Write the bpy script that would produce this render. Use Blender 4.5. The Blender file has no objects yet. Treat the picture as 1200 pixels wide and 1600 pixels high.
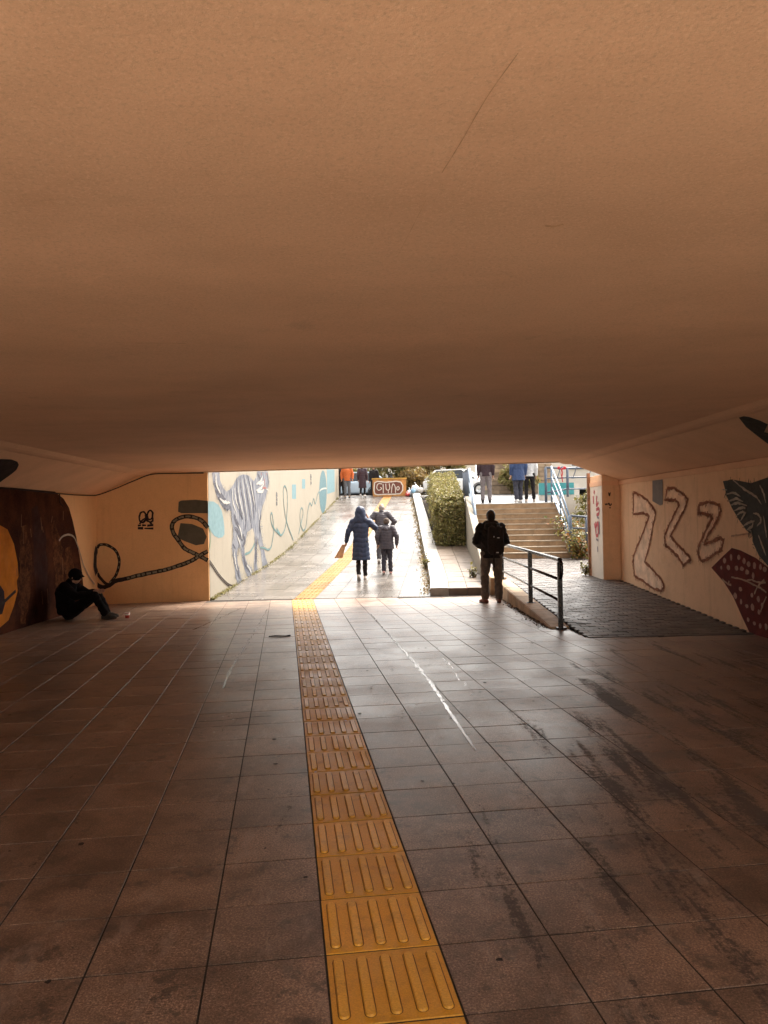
import bpy, bmesh, math, random
import numpy as np
from mathutils import Vector, Matrix
R = math.radians
random.seed(7); rng = np.random.default_rng(7)
scene = bpy.context.scene
COL = scene.collection

# ------------------------------------------------------------------ camera
CAM = Vector((0, 0, 1.6))
YAW, PITCH, ROLL = R(0.917), R(0.534), 0.018
fw = Vector((math.sin(YAW)*math.cos(PITCH), math.cos(YAW)*math.cos(PITCH), math.sin(PITCH)))
r0 = Vector((math.cos(YAW), -math.sin(YAW), 0)); u0 = r0.cross(fw)
rt = r0*math.cos(ROLL) - u0*math.sin(ROLL); up = rt.cross(fw)
cam = bpy.data.cameras.new('camera'); cam_o = bpy.data.objects.new('camera', cam); COL.objects.link(cam_o)
cam.sensor_fit = 'VERTICAL'; cam.sensor_height = 36; cam.sensor_width = 27; cam.lens = 27
cam.clip_start = .05; cam.clip_end = 2000
m = Matrix((rt, up, -fw)).transposed().to_4x4(); m.translation = CAM; cam_o.matrix_world = m
scene.camera = cam_o
def project(p):
    d = Vector(p) - CAM; z = d.dot(fw)
    if z < .1: return None
    return 600 + 1200*d.dot(rt)/z, 800 - 1200*d.dot(up)/z, z

# ------------------------------------------------------------------ sky, sun, exposure
SUN_EL, SUN_AZ = R(55), R(38)      # azimuth clockwise from +Y: ahead and to the right
world = bpy.data.worlds.new('World'); scene.world = world; world.use_nodes = True
wn = world.node_tree; bg = wn.nodes['Background']
sky = wn.nodes.new('ShaderNodeTexSky'); sky.sky_type = 'NISHITA'; sky.sun_disc = False
sky.sun_elevation = SUN_EL; sky.sun_rotation = SUN_AZ; sky.dust_density = 4; sky.air_density = 1
bw = wn.nodes.new('ShaderNodeRGBToBW'); wn.links.new(sky.outputs[0], bw.inputs[0])
tint = wn.nodes.new('ShaderNodeMix'); tint.data_type = 'RGBA'; tint.blend_type = 'MULTIPLY'; tint.inputs[0].default_value = 1
wn.links.new(bw.outputs[0], tint.inputs[6]); tint.inputs[7].default_value = (1.0, .94, .85, 1)
mx = wn.nodes.new('ShaderNodeMix'); mx.data_type = 'RGBA'; mx.inputs[0].default_value = .85   # cloud cover greys the sky
wn.links.new(sky.outputs[0], mx.inputs[6]); wn.links.new(tint.outputs[2], mx.inputs[7])
wn.links.new(mx.outputs[2], bg.inputs[0]); bg.inputs[1].default_value = .15
sun = bpy.data.lights.new('sun', 'SUN'); sun.energy = .9; sun.angle = R(14); sun.color = (1, .93, .82)
sun_o = bpy.data.objects.new('sun', sun); COL.objects.link(sun_o); sun_o.location = (0, -10, 20)
sd = Vector((math.sin(SUN_AZ)*math.cos(SUN_EL), math.cos(SUN_AZ)*math.cos(SUN_EL), math.sin(SUN_EL)))
sun_o.rotation_euler = sd.to_track_quat('Z', 'Y').to_euler()
scene.view_settings.view_transform = 'Standard'; scene.view_settings.look = 'None'
scene.view_settings.gamma = 1; scene.view_settings.exposure = 2.74
scene.view_settings.use_curve_mapping = False
scene.render.engine = 'CYCLES'
cy = scene.cycles
cy.use_denoising = True; cy.max_bounces = 12; cy.diffuse_bounces = 8; cy.glossy_bounces = 5; cy.sample_clamp_indirect = 8
try: cy.denoiser = 'OPENIMAGEDENOISE'
except Exception: pass

# ------------------------------------------------------------------ helpers
def tag(o, label=None, cat=None, group=None, kind=None):
    if label: o['label'] = label
    if cat: o['category'] = cat
    if group: o['group'] = group
    if kind: o['kind'] = kind
    return o
def empty(name, loc=(0, 0, 0), rz=0, label=None, cat=None, group=None):
    o = bpy.data.objects.new(name, None); COL.objects.link(o); o.location = loc; o.rotation_euler.z = rz
    o.empty_display_size = .1
    return tag(o, label, cat, group)
def link(name, me, mat=None, parent=None):
    o = bpy.data.objects.new(name, me); COL.objects.link(o)
    if mat is not None and len(me.materials) == 0: me.materials.append(mat)
    if parent is not None: o.parent = parent
    return o
def mesh(name, V, F, mat=None, parent=None, smooth=False):
    me = bpy.data.meshes.new(name); me.from_pydata([tuple(v) for v in V], [], [tuple(f) for f in F]); me.validate(); me.update()
    if smooth: me.polygons.foreach_set('use_smooth', [True]*len(me.polygons))
    return link(name, me, mat, parent)
def from_bm(name, bm, mat=None, parent=None, smooth=False, fix=True):
    if fix: bmesh.ops.recalc_face_normals(bm, faces=bm.faces)
    me = bpy.data.meshes.new(name); bm.to_mesh(me); bm.free()
    if smooth: me.polygons.foreach_set('use_smooth', [True]*len(me.polygons))
    return link(name, me, mat, parent)
def abox(bm, x0, x1, y0, y1, z0, z1, bev=0):
    t = bmesh.new(); bmesh.ops.create_cube(t, size=1)
    for v in t.verts: v.co = Vector((x0+(v.co.x+.5)*(x1-x0), y0+(v.co.y+.5)*(y1-y0), z0+(v.co.z+.5)*(z1-z0)))
    if bev: bmesh.ops.bevel(t, geom=t.edges[:], offset=bev, segments=2, affect='EDGES')
    me = bpy.data.meshes.new('t'); t.to_mesh(me); t.free(); bm.from_mesh(me); bpy.data.meshes.remove(me)
def box(name, x0, x1, y0, y1, z0, z1, mat, parent=None, bev=0):
    bm = bmesh.new(); abox(bm, x0, x1, y0, y1, z0, z1, bev); return from_bm(name, bm, mat, parent)
def hexa(name, bot, top, mat, parent=None, bev=0):
    """solid from two rings of n points"""
    n = len(bot); V = list(bot)+list(top)
    F = [tuple(reversed(range(n))), tuple(range(n, 2*n))]+[(i, (i+1) % n, n+(i+1) % n, n+i) for i in range(n)]
    bm = bmesh.new(); vs = [bm.verts.new(v) for v in V]
    for f in F: bm.faces.new([vs[i] for i in f])
    if bev: bmesh.ops.bevel(bm, geom=bm.edges[:], offset=bev, segments=2, affect='EDGES')
    return from_bm(name, bm, mat, parent)
def catmull(P, n=6):
    P = [Vector(p) for p in P]
    if len(P) < 3: return P
    Q = [P[0]*2-P[1]]+P+[P[-1]*2-P[-2]]; out = []
    for i in range(1, len(Q)-2):
        a, b, c, d = Q[i-1:i+3]
        for k in range(n):
            t = k/n
            out.append(.5*((2*b)+(c-a)*t+(2*a-5*b+4*c-d)*t*t+(3*b-a-3*c+d)*t**3))
    return out+[P[-1]]
def atube(bm, P, r, seg=8, closed_ends=True):
    P = [Vector(p) for p in P]; n = len(P); rings = []
    rr = r if hasattr(r, '__len__') else [r]*n
    prev = None
    for i in range(n):
        d = (P[min(i+1, n-1)]-P[max(i-1, 0)]).normalized()
        if prev is None:
            a = d.cross(Vector((0, 0, 1)) if abs(d.z) < .9 else Vector((1, 0, 0))).normalized()
        else:
            a = (prev-d*prev.dot(d)).normalized()
        prev = a; b = d.cross(a)
        rings.append([bm.verts.new(P[i]+(a*math.cos(t)+b*math.sin(t))*rr[i]) for t in [2*math.pi*k/seg for k in range(seg)]])
    for i in range(n-1):
        for k in range(seg):
            bm.faces.new((rings[i][k], rings[i][(k+1) % seg], rings[i+1][(k+1) % seg], rings[i+1][k]))
    if closed_ends:
        bm.faces.new(rings[0]); bm.faces.new(rings[-1])
def tube(name, P, r, mat, parent=None, seg=10):
    bm = bmesh.new(); atube(bm, P, r, seg); return from_bm(name, bm, mat, parent, smooth=True)

# ------------------------------------------------------------------ materials
MATS = {}
class NT:
    def __init__(s, name):
        s.m = bpy.data.materials.new(name); s.m.use_nodes = True; s.t = s.m.node_tree
        s.b = s.t.nodes['Principled BSDF']; s.pos = s.t.nodes.new('ShaderNodeNewGeometry').outputs['Position']
    def n(s, t): return s.t.nodes.new(t)
    def l(s, a, b): s.t.links.new(a, b)
    def mapped(s, scale=(1, 1, 1), rot=(0, 0, 0), src=None):
        mp = s.n('ShaderNodeMapping'); mp.inputs['Scale'].default_value = scale; mp.inputs['Rotation'].default_value = rot
        s.l(src or s.pos, mp.inputs['Vector']); return mp.outputs[0]
    def noise(s, scale, detail=4, rough=.55, src=None, out=0):
        x = s.n('ShaderNodeTexNoise'); x.inputs['Scale'].default_value = scale; x.inputs['Detail'].default_value = detail
        x.inputs['Roughness'].default_value = rough; s.l(src or s.pos, x.inputs['Vector']); return x.outputs[out]
    def ramp(s, f, stops):
        x = s.n('ShaderNodeValToRGB'); e = x.color_ramp.elements
        while len(e) > 1: e.remove(e[0])
        for i, (p, c) in enumerate(stops):
            c = (c, c, c) if not hasattr(c, '__len__') else c
            q = e[0] if i == 0 else e.new(p)
            q.position = p; q.color = (*c, 1)
        s.l(f, x.inputs[0]); return x.outputs[0]
    def mix(s, f, a, b, mode='MIX'):
        x = s.n('ShaderNodeMix'); x.data_type = 'RGBA'; x.blend_type = mode
        for k, v in ((0, f), (6, a), (7, b)):
            if hasattr(v, 'is_linked'): s.l(v, x.inputs[k])
            elif k == 0: x.inputs[k].default_value = v
            else: x.inputs[k].default_value = (*v, 1)
        return x.outputs[2]
    def math(s, op, a, b=0):
        x = s.n('ShaderNodeMath'); x.operation = op
        for k, v in ((0, a), (1, b)):
            if hasattr(v, 'is_linked'): s.l(v, x.inputs[k])
            else: x.inputs[k].default_value = v
        return x.outputs[0]
    def bump(s, h, strength=.3, dist=.01):
        x = s.n('ShaderNodeBump'); x.inputs['Strength'].default_value = strength; x.inputs['Distance'].default_value = dist
        s.l(h, x.inputs['Height']); s.l(x.outputs[0], s.b.inputs['Normal'])
    def set(s, color=None, rough=None, metal=None, spec=None):
        for k, v in (('Base Color', color), ('Roughness', rough), ('Metallic', metal), ('Specular IOR Level', spec)):
            if v is None: continue
            i = s.b.inputs[k]
            if hasattr(v, 'is_linked'): s.l(v, i)
            else: i.default_value = (*v, 1) if k == 'Base Color' else v
        return s.m
def pbr(name, c, var=.25, scale=6, rough=.7, bump=.2, bscale=60, metal=0, spec=.4, stretch=(1, 1, 1), rvar=.1, objrand=0, bdist=.004):
    if name in MATS: return MATS[name]
    s = NT(name); src = s.mapped(stretch) if stretch != (1, 1, 1) else s.pos
    f = s.noise(scale, 5, .6, src)
    lo = tuple(x*(1-var) for x in c); hi = tuple(min(1, x*(1+var*.8)) for x in c)
    col = s.ramp(f, [(.3, lo), (.7, hi)])
    if objrand:
        oi = s.n('ShaderNodeObjectInfo'); g = s.ramp(oi.outputs['Random'], [(0, 1-objrand), (1, 1.0)])
        col = s.mix(1, col, g, 'MULTIPLY')
    rr = s.ramp(s.noise(scale*1.7, 3, .6, src), [(.3, max(0, rough-rvar)), (.7, min(1, rough+rvar))])
    if bump: s.bump(s.noise(bscale, 4, .6), bump, bdist)
    MATS[name] = s.set(col, rr, metal, spec); return MATS[name]

def m_paint(name, base, dirty, stain=.5):
    s = NT(name)
    big = s.noise(.55, 6, .62); mid = s.noise(4.5, 6, .65); fine = s.noise(38, 4, .7)
    col = s.mix(s.ramp(big, [(.35, 0.0), (.72, .55)]), base, dirty)
    col = s.mix(s.ramp(mid, [(.5, 0.0), (.75, .3*stain)]), col, tuple(x*.55 for x in dirty))
    run = s.noise(3.2, 5, .6, s.mapped((2.6, 2.6, .22)))          # vertical water runs
    col = s.mix(s.ramp(run, [(.55, 0.0), (.78, .45*stain)]), col, tuple(x*.5 for x in dirty))
    col = s.mix(s.ramp(fine, [(.3, .22), (.6, 0.0)]), col, tuple(x*.6 for x in base))
    h = s.math('ADD', s.math('MULTIPLY', s.noise(120, 3, .7), .35), s.noise(14, 5, .6))
    s.bump(h, .35, .006); return s.set(col, .8, 0, .3)
M_PAINT = m_paint('tunnel_paint', (.76, .455, .225), (.64, .355, .15))
def m_ceiling():
    s = NT('ceiling_paint'); base = (.77, .475, .30)
    st = s.noise(1.0, 6, .6, s.mapped((.4, 1.0, 1)))
    col = s.ramp(st, [(.3, tuple(x*.88 for x in base)), (.7, tuple(x*1.06 for x in base))])
    col = s.mix(s.ramp(s.noise(.9, 8, .72), [(.45, 0.0), (.7, .35)]), col, (.52, .30, .175))
    col = s.mix(s.ramp(s.noise(1.7, 6, .7, s.mapped((.5, 1.6, 1))), [(.58, 0.0), (.72, .16)]), col, (.40, .225, .13))
    col = s.mix(s.ramp(s.noise(70, 4, .85), [(.36, .42), (.5, 0.0)]), col, tuple(x*.6 for x in base))
    col = s.mix(s.ramp(s.noise(85, 3, .85), [(.54, 0.0), (.64, .4)]), col, (.9, .62, .42))
    col = s.mix(s.ramp(s.noise(2.3, 7, .7), [(.62, 0.0), (.8, .35)]), col, (.2, .12, .07))
    h = s.math('ADD', s.math('MULTIPLY', s.noise(75, 4, .8), .8), s.noise(9, 5, .6)); s.bump(h, .26, .007)
    return s.set(col, .85, 0, .25)
M_CEIL = m_ceiling()
M_OUT = m_paint('cream_render', (.27, .24, .19), (.225, .197, .153), .5)
M_BRIGHTENED = m_paint('brightened_render', (.66, .60, .52), (.58, .51, .42), .5)  # cream render, lightened to stand in for light on walls out of sun
M_PAINT_LIT = m_paint('tunnel_paint_lit', (.80, .54, .345), (.68, .42, .24), .8)  # tunnel paint lightened: the right wall's extra light is in the colour
M_TACT_C = (.78, .39, .04)
def m_tile():
    s = NT('granite_tile'); oi = s.n('ShaderNodeObjectInfo')
    base = s.ramp(s.noise(115, 3, .85), [(.36, (.058, .033, .023)), (.46, (.168, .107, .074)), (.54, (.225, .147, .103)), (.63, (.46, .325, .235))])
    base = s.mix(s.ramp(s.noise(.8, 5, .6), [(.35, 0.0), (.7, .5)]), base, (.16, .098, .066))
    base = s.mix(1, base, s.ramp(oi.outputs['Random'], [(0, .78), (1, 1.08)]), 'MULTIPLY')
    # scuffed, trodden-in dirt running along the passage and thicker to the right
    sep = s.n('ShaderNodeSeparateXYZ'); s.l(s.pos, sep.inputs[0])
    tr = s.noise(1.0, 7, .68, s.mapped((4.2, .42, 1), (0, 0, R(3))))
    right = s.n('ShaderNodeMapRange'); s.l(sep.outputs[0], right.inputs[0])
    for k, v in ((1, -.4), (2, 2.2), (3, -.10), (4, .085)): right.inputs[k].default_value = v
    near = s.n('ShaderNodeMapRange'); s.l(sep.outputs[1], near.inputs[0])
    for k, v in ((1, 4.5), (2, 8.5), (3, 0.0), (4, -.13)): near.inputs[k].default_value = v
    d = s.math('ADD', s.math('ADD', tr, right.outputs[0]), near.outputs[0])
    d = s.math('ADD', d, s.math('MULTIPLY', s.math('SUBTRACT', s.noise(26, 6, .85), .5), .5))
    dm = s.ramp(d, [(.555, 0.0), (.61, .82)])
    spot = s.ramp(s.noise(5.0, 7, .8), [(.565, 0.0), (.605, .7)])
    base = s.mix(1, base, s.ramp(s.noise(2.6, 8, .75), [(.41, .60), (.57, 1.15)]), 'MULTIPLY')
    col = s.mix(dm, base, (.036, .027, .022)); col = s.mix(spot, col, (.05, .038, .03))
    # pale scuffs
    col = s.mix(s.ramp(s.noise(2.2, 7, .75, s.mapped((3, 1, 1))), [(.55, 0.0), (.63, .3)]), col, (.34, .27, .22))
    wet = s.noise(1.3, 5, .6)
    ro = s.ramp(wet, [(.32, .31), (.68, .45)])
    ro = s.mix(dm, ro, (.75, .75, .75))
    s.bump(s.math('ADD', s.math('MULTIPLY', s.noise(220, 2, .8), .4), s.noise(9, 3, .5)), .22, .003)
    return s.set(col, ro, 0, .72)
M_TILE = m_tile()
M_JOINT = pbr('joint_grit', (.035, .026, .02), .4, 30, .9)
def m_tact(name, c, rough, spec=.45):
    s = NT(name); oi = s.n('ShaderNodeObjectInfo')
    col = s.ramp(s.noise(120, 3, .8), [(.3, tuple(x*.72 for x in c)), (.65, c)])
    col = s.mix(s.ramp(s.noise(7, 6, .75), [(.52, 0.0), (.72, .5)]), col, (.22, .11, .03))
    col = s.mix(s.ramp(s.noise(45, 5, .85), [(.62, 0.0), (.67, .6)]), col, (.12, .06, .02))
    col = s.mix(1, col, s.ramp(oi.outputs['Random'], [(0, .82), (1, 1.05)]), 'MULTIPLY')
    s.bump(s.noise(160, 3, .7), .25, .003); return s.set(col, s.ramp(s.noise(3, 4), [(.3, rough-.1), (.7, rough+.1)]), 0, spec)
M_TACT = m_tact('tactile_yellow', M_TACT_C, .5)
M_TACT2 = m_tact('tactile_yellow_wet', (.33, .155, .04), .6, .18)
def m_slab():
    s = NT('wet_slab')
    col = s.ramp(s.noise(90, 3, .8), [(.3, (.10, .088, .078)), (.7, (.18, .162, .15))])
    col = s.mix(s.ramp(s.noise(.9, 5, .6), [(.4, 0.0), (.7, .5)]), col, (.10, .085, .072))
    col = s.mix(s.ramp(s.noise(6, 6, .7), [(.62, 0.0), (.8, .4)]), col, (.10, .08, .06))
    ro = s.ramp(s.noise(.7, 5, .65, s.mapped((1, .6, 1))), [(.35, .15), (.65, .36)])
    isl = s.n('ShaderNodeNewGeometry').outputs['Random Per Island']; col = s.mix(1, col, s.ramp(isl, [(0, .62), (1, 1.15)]), 'MULTIPLY')
    s.bump(s.noise(3.5, 4, .6), .12, .01); return s.set(col, ro, 0, .17)
M_SLAB = m_slab()
M_KERB = pbr('pale_kerb', (.36, .335, .30), .25, 5, .35, .25, 90)
M_PINK = pbr('pink_slab', (.14, .10, .07), .25, 4, .45, .25, 90)
def m_pavers():
    s = NT('paver_brick'); isl = s.n('ShaderNodeNewGeometry').outputs['Random Per Island']
    col = s.ramp(isl, [(0, (.040, .031, .028)), (.45, (.075, .060, .053)), (.8, (.095, .072, .060)), (1, (.13, .105, .092))])
    col = s.mix(s.ramp(s.noise(4, 6, .7), [(.45, 0.0), (.7, .6)]), col, (.04, .032, .028))
    s.bump(s.noise(90, 4, .7), .4, .004); return s.set(col, s.ramp(s.noise(3, 5, .7), [(.3, .38), (.7, .62)]), 0, .4)
M_BRICKS = m_pavers()
M_CONC = pbr('rendered_concrete', (.46, .33, .21), .3, 5, .75, .35, 70)
M_STAIR = pbr('stair_stone', (.30, .195, .11), .35, 4, .65, .4, 80)
M_STAIR2 = pbr('stair_tread', (.33, .27, .20), .25, 6, .5, .3, 80)
M_RAILD = pbr('dark_rail_paint', (.016, .011, .010), .5, 20, .26, .12, 120, metal=.2, spec=.6)
M_RAILB = pbr('blue_rail_paint', (.12, .17, .23), .3, 16, .35, .12, 120, metal=.2, spec=.6)
M_RAILG = pbr('grey_blue_rail', (.09, .11, .15), .3, 16, .45, .12, 120)
M_PLAZA = pbr('plaza_paving', (.125, .124, .127), .2, 3, .35, .2, 50)
M_ASPH = pbr('asphalt', (.05, .05, .052), .3, 40, .8, .4, 150)
M_SOIL = pbr('soil', (.055, .038, .024), .5, 12, .95, .7, 50, bdist=.03)
M_GROUND = pbr('earth_ground', (.10, .09, .06), .4, .8, .95, .5, 8)
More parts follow.
